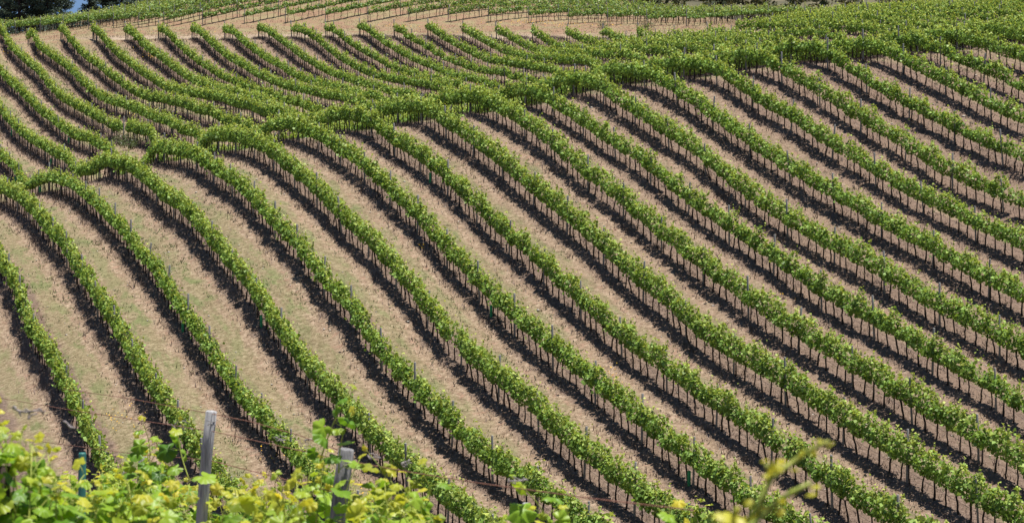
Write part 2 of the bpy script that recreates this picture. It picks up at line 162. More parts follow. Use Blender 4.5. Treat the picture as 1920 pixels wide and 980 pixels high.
1678,1668,1647,1613,1561,1487,1384,1253,1102,939,766,590,-375,-402,-429,-456,-482,-508,-534,-559,-583,-607,-629,-650,-669,-686,-701,-713,-722,-728,-731,-729,-723,-713,-698,-679,-654,-625,-590,-552,-509,-462,-413,-361,-307,-252,-197,-143,-89,-36,15,64,
111,156,198,236,272,306,333,345,343,327,305,278,247,214,183,169,152,146,143,133,110,91,104,127,145,112,201,230,231,259,271,282,289,293,320,398,433,413,393,401,430,472,523,577,630,679,729,783,840,900,959,1017,
1072,1125,1175,1223,1269,1314,1358,1401,1444,1487,1528,1566,1599,1626,1649,1668,1684,1697,1707,1712,1710,1700,1679,1644,1592,1518,1418,1293,1149,994,830,664,-369,-395,-420,-445,-469,-494,-518,-541,-563,-584,-604,-622,-639,-653,-665,-675,-681,-684,-684,-680,
-672,-660,-643,-622,-596,-566,-532,-494,-451,-406,-358,-307,-255,-202,-149,-96,-43,8,58,106,152,196,237,275,311,342,366,380,381,372,355,332,306,274,240,207,190,174,157,153,152,135,112,118,128,124,174,220,248,287,289,299,
308,311,316,373,414,407,399,415,446,489,539,589,636,679,724,773,828,885,943,1001,1057,1110,1160,1209,1256,1303,1348,1393,1437,1481,1523,1562,1598,1629,1655,1678,1697,1712,1723,1729,1728,1718,1697,1662,1609,1535,1438,1320,1185,1037,883,725,
-361,-385,-408,-432,-455,-477,-499,-520,-540,-559,-577,-593,-607,-619,-629,-636,-640,-641,-638,-632,-622,-608,-590,-568,-541,-511,-476,-438,-396,-352,-305,-255,-205,-154,-102,-50,1,51,99,146,192,235,275,313,347,377,400,415,419,415,403,385,
363,335,301,261,225,211,198,175,165,160,166,164,167,296,320,329,305,280,288,313,332,358,396,418,427,425,424,439,469,508,553,598,638,675,715,761,812,867,923,980,1036,1088,1138,1187,1235,1282,1329,1375,1420,1463,1506,1547,
1585,1619,1648,1674,1696,1713,1726,1733,1733,1723,1702,1667,1614,1542,1449,1337,1209,1071,924,774,-351,-373,-395,-417,-438,-459,-479,-498,-516,-533,-549,-563,-575,-585,-592,-597,-599,-597,-593,-585,-573,-558,-538,-515,-488,-457,-422,-384,-343,-300,-254,-206,
-157,-107,-57,-7,43,92,139,185,230,272,312,348,382,411,434,449,457,457,450,437,420,397,369,333,285,243,230,219,201,175,184,201,257,354,339,364,378,383,383,388,406,409,411,412,429,439,449,465,492,526,565,602,
636,668,704,746,793,845,899,954,1008,1059,1108,1157,1206,1254,1302,1348,1394,1438,1481,1523,1562,1598,1630,1658,1682,1701,1716,1724,1725,1716,1695,1661,1610,1539,1451,1345,1226,1096,957,815,-339,-359,-380,-400,-419,-439,-457,-474,-491,-506,-520,-532,
-542,-550,-555,-558,-558,-555,-548,-539,-526,-509,-488,-464,-437,-406,-371,-333,-293,-250,-205,-158,-111,-62,-13,36,84,131,178,223,266,307,346,382,415,443,466,483,494,497,495,488,476,459,438,410,370,318,263,244,241,219,207,225,
310,346,334,377,421,447,445,438,454,453,439,432,446,461,475,492,515,543,573,604,632,660,692,730,774,821,871,922,974,1024,1072,1121,1170,1218,1267,1314,1361,1406,1449,1491,1531,1567,1601,1630,1656,1678,1694,1703,1705,1697,1678,1645,
1595,1529,1445,1347,1236,1115,986,852,-325,-344,-363,-381,-399,-417,-434,-449,-464,-478,-490,-500,-508,-514,-518,-519,-517,-512,-505,-494,-479,-462,-440,-416,-388,-356,-322,-285,-245,-202,-158,-113,-66,-19,29,76,123,169,215,258,301,341,379,415,
447,475,498,516,529,536,538,535,528,517,502,480,451,410,355,297,260,257,241,223,278,361,375,408,442,464,470,476,493,494,485,479,484,494,505,520,539,560,583,607,630,654,683,717,755,796,841,889,937,984,1032,1080,
1128,1176,1225,1274,1321,1367,1410,1451,1491,1528,1562,1593,1621,1643,1661,1672,1675,1669,1651,1620,1573,1511,1434,1343,1242,1131,1013,892,-309,-327,-344,-361,-378,-394,-409,-423,-436,-448,-459,-467,-474,-479,-481,-480,-477,-471,-462,-450,-434,-416,-394,-369,
-341,-309,-275,-238,-199,-157,-114,-70,-24,22,68,114,160,205,249,292,334,373,410,445,476,504,528,548,562,572,577,578,575,568,557,541,517,485,442,383,332,286,274,250,276,365,398,432,462,482,493,509,526,529,529,527,
528,531,538,550,564,580,597,614,632,652,677,706,737,772,811,854,898,943,989,1034,1081,1129,1177,1226,1274,1320,1363,1404,1444,1481,1516,1548,1576,1600,1618,1631,1635,1631,1616,1587,1544,1487,1416,1334,1242,1143,1038,930,-292,-308,-324,-340,
-355,-370,-383,-396,-408,-418,-427,-434,-440,-443,-443,-442,-437,-430,-420,-407,-391,-371,-349,-324,-295,-264,-230,-193,-155,-114,-72,-28,16,61,106,151,196,240,283,325,365,403,440,474,505,533,557,577,593,604,612,615,615,611,603,589,
569,540,502,452,399,339,317,297,305,353,394,442,478,508,526,541,555,565,571,569,568,568,572,579,590,601,614,627,640,657,677,699,724,751,783,820,860,902,944,987,1032,1077,1125,1173,1221,1266,1309,1350,1390,1428,1463,1495,
1524,1548,1568,1581,1587,1585,1572,1547,1508,1456,1393,1320,1238,1150,1058,964,-274,-288,-303,-317,-331,-344,-357,-368,-378,-387,-395,-401,-405,-407,-406,-403,-398,-390,-379,-365,-348,-328,-306,-280,-252,-221,-187,-151,-113,-73,-31,11,54,98,142,186,
229,272,314,355,394,432,468,501,531,559,583,604,621,634,643,648,650,647,640,628,609,582,546,501,451,400,370,353,358,386,426,469,497,524,549,567,579,587,596,600,602,602,604,608,615,624,633,643,654,667,683,699,
716,734,758,790,826,863,901,940,981,1023,1068,1115,1162,1206,1250,1291,1331,1369,1404,1436,1465,1490,1510,1524,1532,1531,1521,1498,1464,1419,1364,1300,1229,1153,1073,991,-254,-267,-280,-293,-306,-318,-329,-339,-348,-356,-363,-367,-370,-371,-369,-365,
-359,-350,-338,-324,-307,-287,-264,-238,-210,-179,-146,-110,-73,-34,7,48,91,133,176,219,262,303,344,384,422,459,494,526,556,584,608,629,646,660,670,676,678,677,670,658,640,614,581,541,497,455,425,410,413,432,460,491,
518,543,571,590,602,612,620,627,630,631,632,635,639,646,654,663,672,683,693,703,714,726,742,767,797,829,861,895,929,967,1008,1053,1099,1143,1187,1229,1269,1306,1341,1373,1401,1426,1446,1461,1470,1471,1463,1444,1416,1377,1330,1276,
1215,1150,1082,1012,-232,-245,-257,-269,-280,-291,-301,-310,-318,-324,-330,-333,-335,-335,-332,-327,-320,-311,-299,-284,-266,-246,-223,-198,-169,-139,-106,-71,-34,4,44,84,125,167,209,251,292,333,373,411,449,485,519,550,580,606,630,651,
669,682,693,700,702,701,695,683,666,642,612,576,539,504,478,463,462,474,492,516,542,565,590,609,622,633,642,649,653,655,655,657,661,667,674,682,691,700,705,709,715,724,735,752,774,799,825,852,881,911,946,988,
1033,1078,1122,1165,1205,1242,1276,1307,1335,1358,1377,1392,1402,1406,1400,1385,1362,1331,1292,1247,1197,1142,1085,1027,-210,-221,-232,-243,-253,-263,-272,-280,-287,-292,-296,-299,-300,-299,-295,-290,-282,-272,-260,-244,-227,-206,-184,-158,-130,-100,-68,-34,
2,40,79,118,159,199,240,281,321,361,400,438,474,509,542,573,601,628,651,671,689,703,713,720,723,721,715,704,688,666,639,608,576,547,524,511,507,513,526,544,563,581,603,624,636,645,656,667,673,675,675,676,
680,685,691,699,707,713,713,712,715,720,727,738,754,773,794,816,838,860,887,924,969,1015,1060,1103,1142,1178,1211,1240,1266,1288,1306,1320,1330,1335,1333,1322,1305,1280,1250,1214,1174,1130,1083,1036,-186,-196,-206,-216,-225,-234,-242,-249,
-255,-260,-263,-265,-265,-263,-259,-253,-245,-234,-221,-206,-188,-168,-145,-120,-93,-63,-31,2,38,74,112,151,191,230,270,310,349,388,426,463,498,532,564,594,622,647,670,690,707,720,731,737,740,739,733,723,707,688,664,637,
611,586,566,553,548,551,559,572,587,602,622,641,653,661,673,685,692,695,696,696,698,701,705,709,714,716,712,707,706,709,714,722,735,751,769,787,805,821,839,872,915,961,1004,1045,1083,1117,1148,1174,1197,1217,1233,1246,
1255,1261,1262,1256,1245,1227,1205,1178,1147,1113,1077,1040,-161,-171,-180,-189,-197,-205,-212,-219,-224,-227,-230,-231,-230,-227,-223,-216,-208,-197,-184,-168,-150,-130,-108,-83,-56,-27,4,37,72,108,145,183,221,260,299,338,376,414,451,487,
521,554,585,614,641,665,688,707,723,736,746,753,756,754,749,739,725,708,687,664,642,621,603,592,586,586,591,600,612,626,643,659,671,680,691,701,708,711,712,712,712,712,713,714,714,711,704,696,692,693,698,706,
717,732,749,767,785,800,815,841,878,918,957,994,1029,1060,1087,1111,1131,1147,1160,1171,1180,1187,1190,1189,1183,1173,1158,1140,1118,1094,1068,1041,-135,-144,-152,-161,-169,-176,-182,-188,-192,-195,-197,-197,-195,-192,-187,-180,-171,-160,-147,-131,
-113,-93,-71,-47,-20,8,39,71,105,140,176,213,251,289,327,365,402,439,475,509,543,575,605,633,659,683,704,723,738,751,761,767,770,768,764,755,742,727,709,689,670,652,637,626,620,618,621,628,637,649,663,676,
687,697,706,715,720,723,724,723,722,720,718,715,710,704,694,684,678,678,683,690,700,715,732,752,774,795,810,829,855,886,918,950,981,1008,1031,1052,1068,1081,1090,1098,1106,1114,1120,1122,1121,1117,1109,1099,1086,1072,1056,1039,
-109,-117,-124,-132,-139,-146,-152,-156,-160,-162,-163,-163,-161,-157,-152,-145,-135,-124,-110,-95,-77,-57,-35,-11,15,42,72,104,137,171,207,243,280,317,354,391,427,463,498,531,564,595,624,651,676,699,720,738,753,765,774,780,
783,782,778,770,759,745,729,713,696,680,667,657,651,649,650,655,662,671,682,693,703,711,719,726,730,733,733,731,728,724,719,713,706,697,686,676,668,666,669,675,684,697,714,736,762,788,805,818,836,859,885,912,
938,961,981,997,1010,1019,1026,1031,1038,1045,1052,1057,1060,1060,1058,1055,1051,1046,1041,1035,-81,-89,-96,-103,-110,-116,-121,-125,-128,-130,-130,-130,-127,-123,-117,-109,-100,-88,-75,-59,-41,-22,0,23,49,76,105,136,168,202,236,272,
308,344,380,416,451,486,520,553,584,614,642,669,693,715,735,752,767,779,787,793,796,795,791,784,775,763,749,735,720,706,695,686,679,677,677,680,685,692,701,709,717,725,731,736,739,740,739,736,732,726,720,711,
702,691,680,669,661,657,657,660,667,679,694,714,739,764,783,797,814,833,855,878,900,920,936,949,958,963,966,970,975,982,988,994,999,1003,1006,1010,1013,1018,1022,1027,-53,-60,-67,-73,-79,-85,-90,-93,-96,-97,-98,-96,
-94,-89,-83,-75,-65,-53,-40,-24,-7,13,34,57,82,109,137,167,199,231,265,300,335,370,405,440,475,509,542,573,604,633,660,686,709,731,750,767,781,792,801,806,809,808,805,799,791,780,768,756,743,731,720,712,
706,702,702,703,707,712,718,725,731,737,741,745,746,746,744,740,735,728,719,710,699,687,675,664,655,649,646,647,651,659,671,688,709,732,753,770,788,807,828,848,867,884,898,907,913,914,914,914,917,922,927,932,
938,944,951,961,972,984,999,1014,-25,-31,-37,-43,-49,-54,-58,-61,-64,-65,-65,-63,-60,-56,-49,-41,-31,-19,-6,10,27,46,67,90,114,141,168,198,228,260,293,327,361,396,430,464,498,531,563,594,623,652,678,703,
726,747,765,781,795,806,814,819,822,822,819,814,807,797,787,776,764,754,744,736,730,726,725,725,727,731,735,740,744,748,751,753,753,752,748,743,737,728,719,708,696,684,671,660,650,642,638,636,637,641,648,660,
677,699,721,742,762,782,802,821,838,854,865,872,875,873,868,865,865,866,868,871,876,883,893,907,924,946,970,996,5,-1,-7,-13,-18,-23,-27,-30,-32,-33,-32,-31,-27,-23,-16,-8,2,14,28,43,61,79,100,122,
146,172,199,228,258,289,321,354,387,420,454,487,520,552,584,614,643,670,696,720,743,763,781,796,809,820,828,833,836,836,834,829,823,814,805,795,785,775,766,759,753,749,747,746,747,749,751,754,757,759,760,761,
759,757,752,746,739,729,719,707,695,682,669,657,647,638,631,627,625,625,628,635,648,669,693,715,737,758,778,797,814,828,838,844,845,841,833,825,818,814,811,810,813,819,830,847,871,900,935,972,34,29,23,18,
13,9,5,2,0,0,0,2,5,10,17,25,35,47,61,76,93,112,132,154,178,203,229,257,286,317,348,380,412,445,478,510,542,574,604,634,662,689,715,738,760,779,797,812,824,835,842,848,850,851,849,845,
839,832,823,814,805,796,788,780,775,770,767,765,765,765,766,768,769,770,769,768,766,762,756,749,741,731,720,707,695,681,668,656,645,635,627,621,617,615,615,619,630,649,671,694,716,738,758,777,793,807,816,821,
820,814,803,789,776,764,755,748,747,751,761,781,809,846,891,941,64,59,54,49,44,40,37,34,32,32,32,34,38,43,49,58,68,80,93,108,125,143,163,185,208,233,259,286,315,344,374,406,437,469,501,533,
564,595,625,654,682,708,733,756,777,796,813,828,840,850,858,863,865,866,864,861,855,849,841,833,824,816,808,801,795,790,786,784,782,782,781,781,781,780,778,776,772,767,760,752,743,733,721,708,695,682,669,656,
645,635,626,619,614,610,610,613,622,637,657,678,700,721,741,760,776,789,797,801,799,790,775,755,734,714,697,685,677,677,686,705,737,781,837,901,94,89,84,80,75,71,68,66,64,64,65,67,70,75,82,90,
100,112,125,140,156,175,194,216,238,262,288,315,342,371,401,431,462,493,524,556,586,617,646,675,702,728,752,775,795,814,830,845,857,866,873,878,881,882,880,877,872,866,859,851,843,835,828,821,814,809,805,802,
799,797,796,794,792,790,787,783,778,772,765,756,746,735,723,710,697,683,670,658,647,636,627,620,615,611,610,612,619,632,648,667,687,707,727,745,761,773,781,783,778,765,745,719,691,664,639,618,604,598,603,620,
654,704,770,847,125,120,115,111,107,103,100,98,96,96,97,99,103,107,114,122,132,143,156,171,187,205,225,246,268,292,317,343,370,398,427,456,486,517,548,578,609,638,667,695,722,748,772,794,814,832,848,862,
874,883,890,895,897,898,897,894,889,883,877,869,862,854,847,840,833,828,823,819,815,812,810,807,804,800,796,791,785,778,770,760,750,738,726,713,699,686,673,661,650,640,631,624,619,615,613,615,620,630,644,660,
678,697,715,733,748,760,768,768,759,741,715,682,647,612,578,549,527,514,512,526,558,611,686,777,155,151,146,142,138,134,132,129,128,128,129,131,135,140,146,154,163,175,187,202,218,236,255,275,297,321,345,370,
397,424,452,481,511,541,571,601,631,660,689,716,743,768,791,813,833,850,866,880,891,900,907,911,914,915,913,911,906,901,894,887,880,873,865,858,852,846,840,835,831,827,823,820,815,811,806,799,792,784,775,765,
754,742,729,716,702,689,676,665,654,644,637,630,625,622,620,620,624,631,642,656,671,688,706,722,737,748,755,754,743,719,686,646,602,558,516,478,447,425,416,423,451,505,589,698,186,182,177,173,169,166,163,161,
160,160,161,163,167,172,178,186,195,206,218,233,248,266,285,305,327,349,373,398,424,451,478,506,535,564,594,624,653,682,710,737,763,788,811,832,852,869,884,898,908,917,924,928,931,932,930,928,924,918,912,905,
898,891,883,876,869,863,857,852,847,842,837,832,827,821,815,808,800,791,781,770,758,746,733,719,706,693,680,669,659,650,643,638,634,631,628,627,628,633,641,652,666,681,697,712,726,737,744,743,728,698,657,609,
557,504,453,406,365,334,315,314,335,387,482,620,217,212,208,204,201,198,195,193,192,192,193,196,199,204,210,218,227,237,249,263,279,296,314,334,356,378,401,425,451,477,504,531,560,588,617,646,675,704,731,758,
784,808,831,852,871,888,903,916,926,935,941,946,948,949,948,945,941,936,930,923,916,909,902,894,887,880,874,868,862,856,850,844,838,832,824,816,807,797,787,775,763,750,737,723,710,697,685,674,664,656,650,646,
643,640,637,634,633,635,641,649,661,674,688,702,714,725,733,732,714,677,628,572,511,450,389,332,282,241,213,202,215,261,363,548,
]
COEF = np.array(HEIGHT_CM, float).reshape(NN, NT) / 100.0


def _basis(u):
    i = np.floor(u).astype(int)
    f = u - i
    return i, np.stack([(1 - f) ** 3, 3 * f ** 3 - 6 * f ** 2 + 4, -3 * f ** 3 + 3 * f ** 2 + 3 * f + 1, f ** 3], -1) / 6


def height(x, y):
    x = np.asarray(x, float); y = np.asarray(y, float)
    n = x * CT + y * ST
    t = -x * ST + y * CT
    nc = np.clip(n, -18, 159); tc = np.clip(t, -15, 342)
    i, wi = _basis((nc - N0) / GS)
    j, wj = _basis((tc - T0) / GS)
    z = 0
    for a in range(4):
        for b in range(4):
            z = z + wi[..., a] * wj[..., b] * COEF[np.clip(i + a - 1, 0, NN - 1), np.clip(j + b - 1, 0, NT - 1)]
    return z - 0.06 * np.hypot(n - nc, t - tc)


def nt2xy(n, t):
    return n * CT - t * ST, n * ST + t * CT


def project(x, y, z):
    y = np.maximum(y, 0.1)
    return 960 + FPX * x / y, HORIZON - FPX * z / y


def on_row(k, px):
    """ground point of row k at picture column px"""
    n = ROW_S * (ROW_D0 + k)
    u = (px - 960) / FPX
    y = n / (ST + u * CT)
    return u * y, y


def ground_hit(px, py, y0=20.0, y1=420.0):
    ys = np.arange(y0, y1, 0.25)
    x = (px - 960) / FPX * ys
    z = -(py - HORIZON) / FPX * ys
    hit = np.nonzero(height(x, ys) >= z)[0]
    i = hit[0] if len(hit) else len(ys) - 1
    return float(x[i]), float(ys[i])


# ------------------------------------------------------------------ mesh helpers
def build(name, verts, loops, sizes, mat, parent=None, smooth=False, attr=None, loc=None):
    """verts (n,3); loops flat vertex indices; sizes verts-per-face (int or array)"""
    verts = np.asarray(verts, np.float32); loops = np.asarray(loops, np.int32).ravel()
    if np.isscalar(sizes):
        sizes = np.full(len(loops) // sizes, sizes, np.int32)
    me = bpy.data.meshes.new(name)
    me.vertices.add(len(verts)); me.vertices.foreach_set("co", verts.ravel())
    me.loops.add(len(loops)); me.loops.foreach_set("vertex_index", loops)
    me.polygons.add(len(sizes))
    starts = np.concatenate([[0], np.cumsum(sizes)[:-1]]).astype(np.int32)
    me.polygons.foreach_set("loop_start", starts)
    if smooth:
        me.polygons.foreach_set("use_smooth", np.ones(len(sizes), bool))
    if attr is not None:
        for an, av in attr.items():
            a = me.attributes.new(an, 'FLOAT', 'FACE')
            a.data.foreach_set("value", np.asarray(av, np.float32))
    me.update(calc_edges=True)
    if mat: me.materials.append(mat)
    o = bpy.data.objects.new(name, me)
    COL.objects.link(o)
    if parent: o.parent = parent
    if loc is not None: o.location = loc
    return o


def tag(o, label=None, cat=None, group=None, kind=None):
    if label: o["label"] = label
    if cat: o["category"] = cat
    if group: o["group"] = group
    if kind: o["kind"] = kind
    return o


def empty(name, loc, rz=0.0):
    o = bpy.data.objects.new(name, None)
    o.empty_display_size = 0.3
    COL.objects.link(o); o.location = loc; o.rotation_euler = (0, 0, rz)
    return o


class MB:
    def __init__(self): self.v = []; self.l = []; self.s = []; self.n = 0
    def add(self, v, faces):
        self.v.append(np.asarray(v, float))
        for f in faces:
            self.l.extend([i + self.n for i in f]); self.s.append(len(f))
        self.n += len(v)
    def tube(self, pts, rad, sides=6, cap=True):
        pts = np.asarray(pts, float); m = len(pts)
        rad = np.broadcast_to(rad, (m,))
        d = np.gradient(pts, axis=0); d /= np.linalg.norm(d, axis=1)[:, None] + 1e-9
        ref = np.array([0.13, 0.97, 0.2]) if abs(d[0][1]) < 0.8 else np.array([1.0, 0.1, 0.1])
        a = np.cross(d, ref); a /= np.linalg.norm(a, axis=1)[:, None]
        b = np.cross(d, a)
        ang = np.arange(sides) / sides * 2 * math.pi
        v = (pts[:, None] + rad[:, None, None] * (a[:, None] * np.cos(ang)[None, :, None] + b[:, None] * np.sin(ang)[None, :, None])).reshape(-1, 3)
        F = []
        for i in range(m - 1):
            for j in range(sides):
                k = (j + 1) % sides
                F.append((i * sides + j, i * sides + k, (i + 1) * sides + k, (i + 1) * sides + j))
        if cap:
            F.append(tuple(range(sides))[::-1]); F.append(tuple((m - 1) * sides + j for j in range(sides)))
        self.add(v, F)
    def arrays(self): return np.concatenate(self.v), np.array(self.l, np.int32), np.array(self.s, np.int32)
    def build(self, name, mat, parent=None, smooth=True, loc=None):
        v, l, s = self.arrays()
        return build(name, v, l, s, mat, parent, smooth, loc=loc)


def rand_frames(m, normals, spread):
    """random orthonormal frames whose z is near normals"""
    nrm = normals + rng.normal(0, spread, (m, 3))
    nrm /= np.linalg.norm(nrm, axis=1)[:, None] + 1e-9
    r = rng.normal(0, 1, (m, 3))
    a = np.cross(nrm, r); a /= np.linalg.norm(a, axis=1)[:, None] + 1e-9
    b = np.cross(nrm, a)
    return a, b, nrm


def leaf_quads(pos, normals, size, spread=0.6, aspect=0.95, fold=0.22):
    """folded rhombic leaves, four verts each"""
    m = len(pos)
    a, b, n = rand_frames(m, normals, spread)
    s = size[:, None]
    v = np.empty((m, 4, 3))
    v[:, 0] = pos - a * s * 0.5
    v[:, 1] = pos + b * s * 0.5 * aspect + n * s * fold
    v[:, 2] = pos + a * s * 0.55
    v[:, 3] = pos - b * s * 0.5 * aspect + n * s * fold
    return v.reshape(-1, 3), np.arange(m * 4, dtype=np.int32)


# ------------------------------------------------------------------ materials
def new_mat(name):
    m = bpy.data.materials.new(name); m.use_nodes = True
    nt = m.node_tree; nt.nodes.clear()
    return m, nt


def N(nt, typ, **kw):
    n = nt.nodes.new(typ)
    for k, v in kw.items():
        if k.startswith('i_'):
            key = k[2:]
            key = int(key) if key.isdigit() else key
            n.inputs[key].default_value = v
        else: setattr(n, k, v)
    return n


def ramp(nt, stops, fac=None, interp='LINEAR'):
    r = nt.nodes.new("ShaderNodeValToRGB"); cr = r.color_ramp; cr.interpolation = interp
    while len(cr.elements) < len(stops): cr.elements.new(0.5)
    for e, (p, c) in zip(cr.elements, stops):
        e.position = p; e.color = (*c, 1) if len(c) == 3 else c
    if fac is not None: nt.links.new(fac, r.inputs[0])
    return r


def leaf_mat(name, cols, young, trans=0.35, rough=0.45, noise_scale=0.5, spec=0.35):
    """cols: dark..light greens picked per leaf; young: colour of shoot-tip leaves (attribute 'young')"""
    m, nt = new_mat(name); L = nt.links.new
    out = N(nt, "ShaderNodeOutputMaterial")
    geo = N(nt, "ShaderNodeNewGeometry")
    tc = N(nt, "ShaderNodeTexCoord")
    nz = N(nt, "ShaderNodeTexNoise", i_Scale=noise_scale, i_Detail=4.0)
    L(tc.outputs["Object"], nz.inputs["Vector"])
    mx = N(nt, "ShaderNodeMath", operation='MULTIPLY_ADD'); mx.inputs[1].default_value = 0.62
    L(geo.outputs["Random Per Island"], mx.inputs[0])
    sub = N(nt, "ShaderNodeMath", operation='MULTIPLY_ADD'); sub.inputs[1].default_value = 0.9; sub.inputs[2].default_value = -0.26
    L(nz.outputs[0], sub.inputs[0]); L(sub.outputs[0], mx.inputs[2])
    st = [(i / (len(cols) - 1), c) for i, c in enumerate(cols)]
    r = ramp(nt, st, mx.outputs[0])
    at = N(nt, "ShaderNodeAttribute", attribute_name="young")
    mix = N(nt, "ShaderNodeMix", data_type='RGBA')
    L(at.outputs["Fac"], mix.inputs["Factor"]); L(r.outputs[0], mix.inputs["A"]); mix.inputs["B"].default_value = (*young, 1)
    pr = N(nt, "ShaderNodeBsdfPrincipled"); pr.inputs["Roughness"].default_value = rough
    pr.inputs["Specular IOR Level"].default_value = spec
    L(mix.outputs["Result"], pr.inputs["Base Color"])
    tr = N(nt, "ShaderNodeBsdfTranslucent")
    bright = N(nt, "ShaderNodeMix", data_type='RGBA', blend_type='MULTIPLY'); bright.inputs["Factor"].default_value = 1.0
    L(mix.outputs["Result"], bright.inputs["A"]); bright.inputs["B"].default_value = (1.35, 1.25, 0.70, 1)
    L(bright.outputs["Result"], tr.inputs["Color"])
    ms = N(nt, "ShaderNodeMixShader"); ms.inputs[0].default_value = trans
    L(pr.outputs[0], ms.inputs[1]); L(tr.outputs[0], ms.inputs[2]); L(ms.outputs[0], out.inputs[0])
    return m


def noise_mat(name, stops, scale, rough=0.9, bump=0.0, detail=6.0, stretch=None, spec=0.3, bump_scale=None):
    m, nt = new_mat(name); L = nt.links.new
    out = N(nt, "ShaderNodeOutputMaterial"); pr = N(nt, "ShaderNodeBsdfPrincipled")
    pr.inputs["Roughness"].default_value = rough; pr.inputs["Specular IOR Level"].default_value = spec
    tc = N(nt, "ShaderNodeTexCoord"); src = tc.outputs["Object"]
    if stretch:
        mp = N(nt, "ShaderNodeMapping"); mp.inputs["Scale"].default_value = stretch
        L(src, mp.inputs[0]); src = mp.outputs[0]
    nz = N(nt, "ShaderNodeTexNoise", i_Scale=scale, i_Detail=detail); L(src, nz.inputs["Vector"])
    r = ramp(nt, stops, nz.outputs[0]); L(r.outputs[0], pr.inputs["Base Color"])
    if bump:
        b = N(nt, "ShaderNodeBump"); b.inputs["Distance"].default_value = bump
        L(nz.outputs[0], b.inputs["Height"]); L(b.outputs[0], pr.inputs["Normal"])
    L(pr.outputs[0], out.inputs[0])
    return m


M_leaf = leaf_mat("vine_leaf", [(0.04, 0.09, 0.016), (0.125, 0.22, 0.038), (0.235, 0.38, 0.08), (0.385, 0.53, 0.15)], (0.50, 0.55, 0.13), trans=0.30, rough=0.5, noise_scale=1.6, spec=0.2)
M_leaf_far = leaf_mat("vine_leaf_upper_block", [(0.05, 0.11, 0.03), (0.135, 0.24, 0.06), (0.24, 0.38, 0.10), (0.37, 0.50, 0.16)], (0.36, 0.40, 0.10), trans=0.34, rough=0.45)
M_leaf_near = leaf_mat("vine_leaf_near", [(0.04, 0.12, 0.012), (0.13, 0.27, 0.022), (0.26, 0.42, 0.035), (0.40, 0.52, 0.06)], (0.62, 0.55, 0.06), trans=0.45, rough=0.42, noise_scale=3.0, spec=0.35)
M_trunk = noise_mat("vine_bark", [(0.3, (0.02, 0.013, 0.011)), (0.7, (0.055, 0.038, 0.03))], 25, bump=0.01, stretch=(1, 1, 0.2))
M_post = noise_mat("weathered_post_wood", [(0.3, (0.13, 0.13, 0.125)), (0.7, (0.33, 0.32, 0.305))], 12, bump=0.004, stretch=(4, 4, 0.3))
M_post_near = noise_mat("grey_post_wood", [(0.25, (0.17, 0.17, 0.175)), (0.5, (0.36, 0.355, 0.36)), (0.75, (0.50, 0.49, 0.48))], 14, bump=0.012, stretch=(5, 5, 0.35), detail=9)
M_wire = noise_mat("galvanised_wire", [(0.3, (0.12, 0.115, 0.11)), (0.7, (0.22, 0.21, 0.20))], 20, rough=0.6)
M_rust = noise_mat("rusty_wire", [(0.3, (0.16, 0.07, 0.05)), (0.7, (0.28, 0.13, 0.09))], 20, rough=0.8)
M_stem = noise_mat("green_shoot", [(0.3, (0.24, 0.33, 0.05)), (0.7, (0.42, 0.42, 0.09))], 10, rough=0.6)
M_cane = noise_mat("dead_cane", [(0.3, (0.16, 0.13, 0.12)), (0.7, (0.38, 0.34, 0.35))], 20, rough=0.8)
M_tube = noise_mat("green_plastic_tube", [(0.3, (0.02, 0.24, 0.09)), (0.7, (0.04, 0.36, 0.15))], 5, rough=0.4)
M_dead = noise_mat("dead_grass", [(0.30, (0.07, 0.05, 0.042)), (0.5, (0.17, 0.125, 0.105)), (0.72, (0.36, 0.28, 0.235))], 1.3, detail=8)
M_tuft = noise_mat("green_weed", [(0.3, (0.045, 0.08, 0.025)), (0.55, (0.10, 0.15, 0.045)), (0.75, (0.20, 0.22, 0.08))], 1.1, detail=6)
M_flower = noise_mat("yellow_flower", [(0.3, (0.62, 0.30, 0.015)), (0.7, (0.85, 0.55, 0.03))], 3)
M_pale = noise_mat("pale_stone", [(0.3, (0.34, 0.30, 0.26)), (0.7, (0.62, 0.58, 0.52))], 9, bump=0.01)
M_pine = leaf_mat("pine_foliage", [(0.022, 0.040, 0.030), (0.045, 0.075, 0.055), (0.075, 0.115, 0.080), (0.11, 0.15, 0.11)], (0.07, 0.10, 0.06), trans=0.12, rough=0.7, noise_scale=0.5)
M_scrub = leaf_mat("scrub_foliage", [(0.03, 0.04, 0.02), (0.06, 0.075, 0.03), (0.11, 0.10, 0.045), (0.15, 0.13, 0.06)], (0.13, 0.12, 0.06), trans=0.15, rough=0.8, noise_scale=0.12)


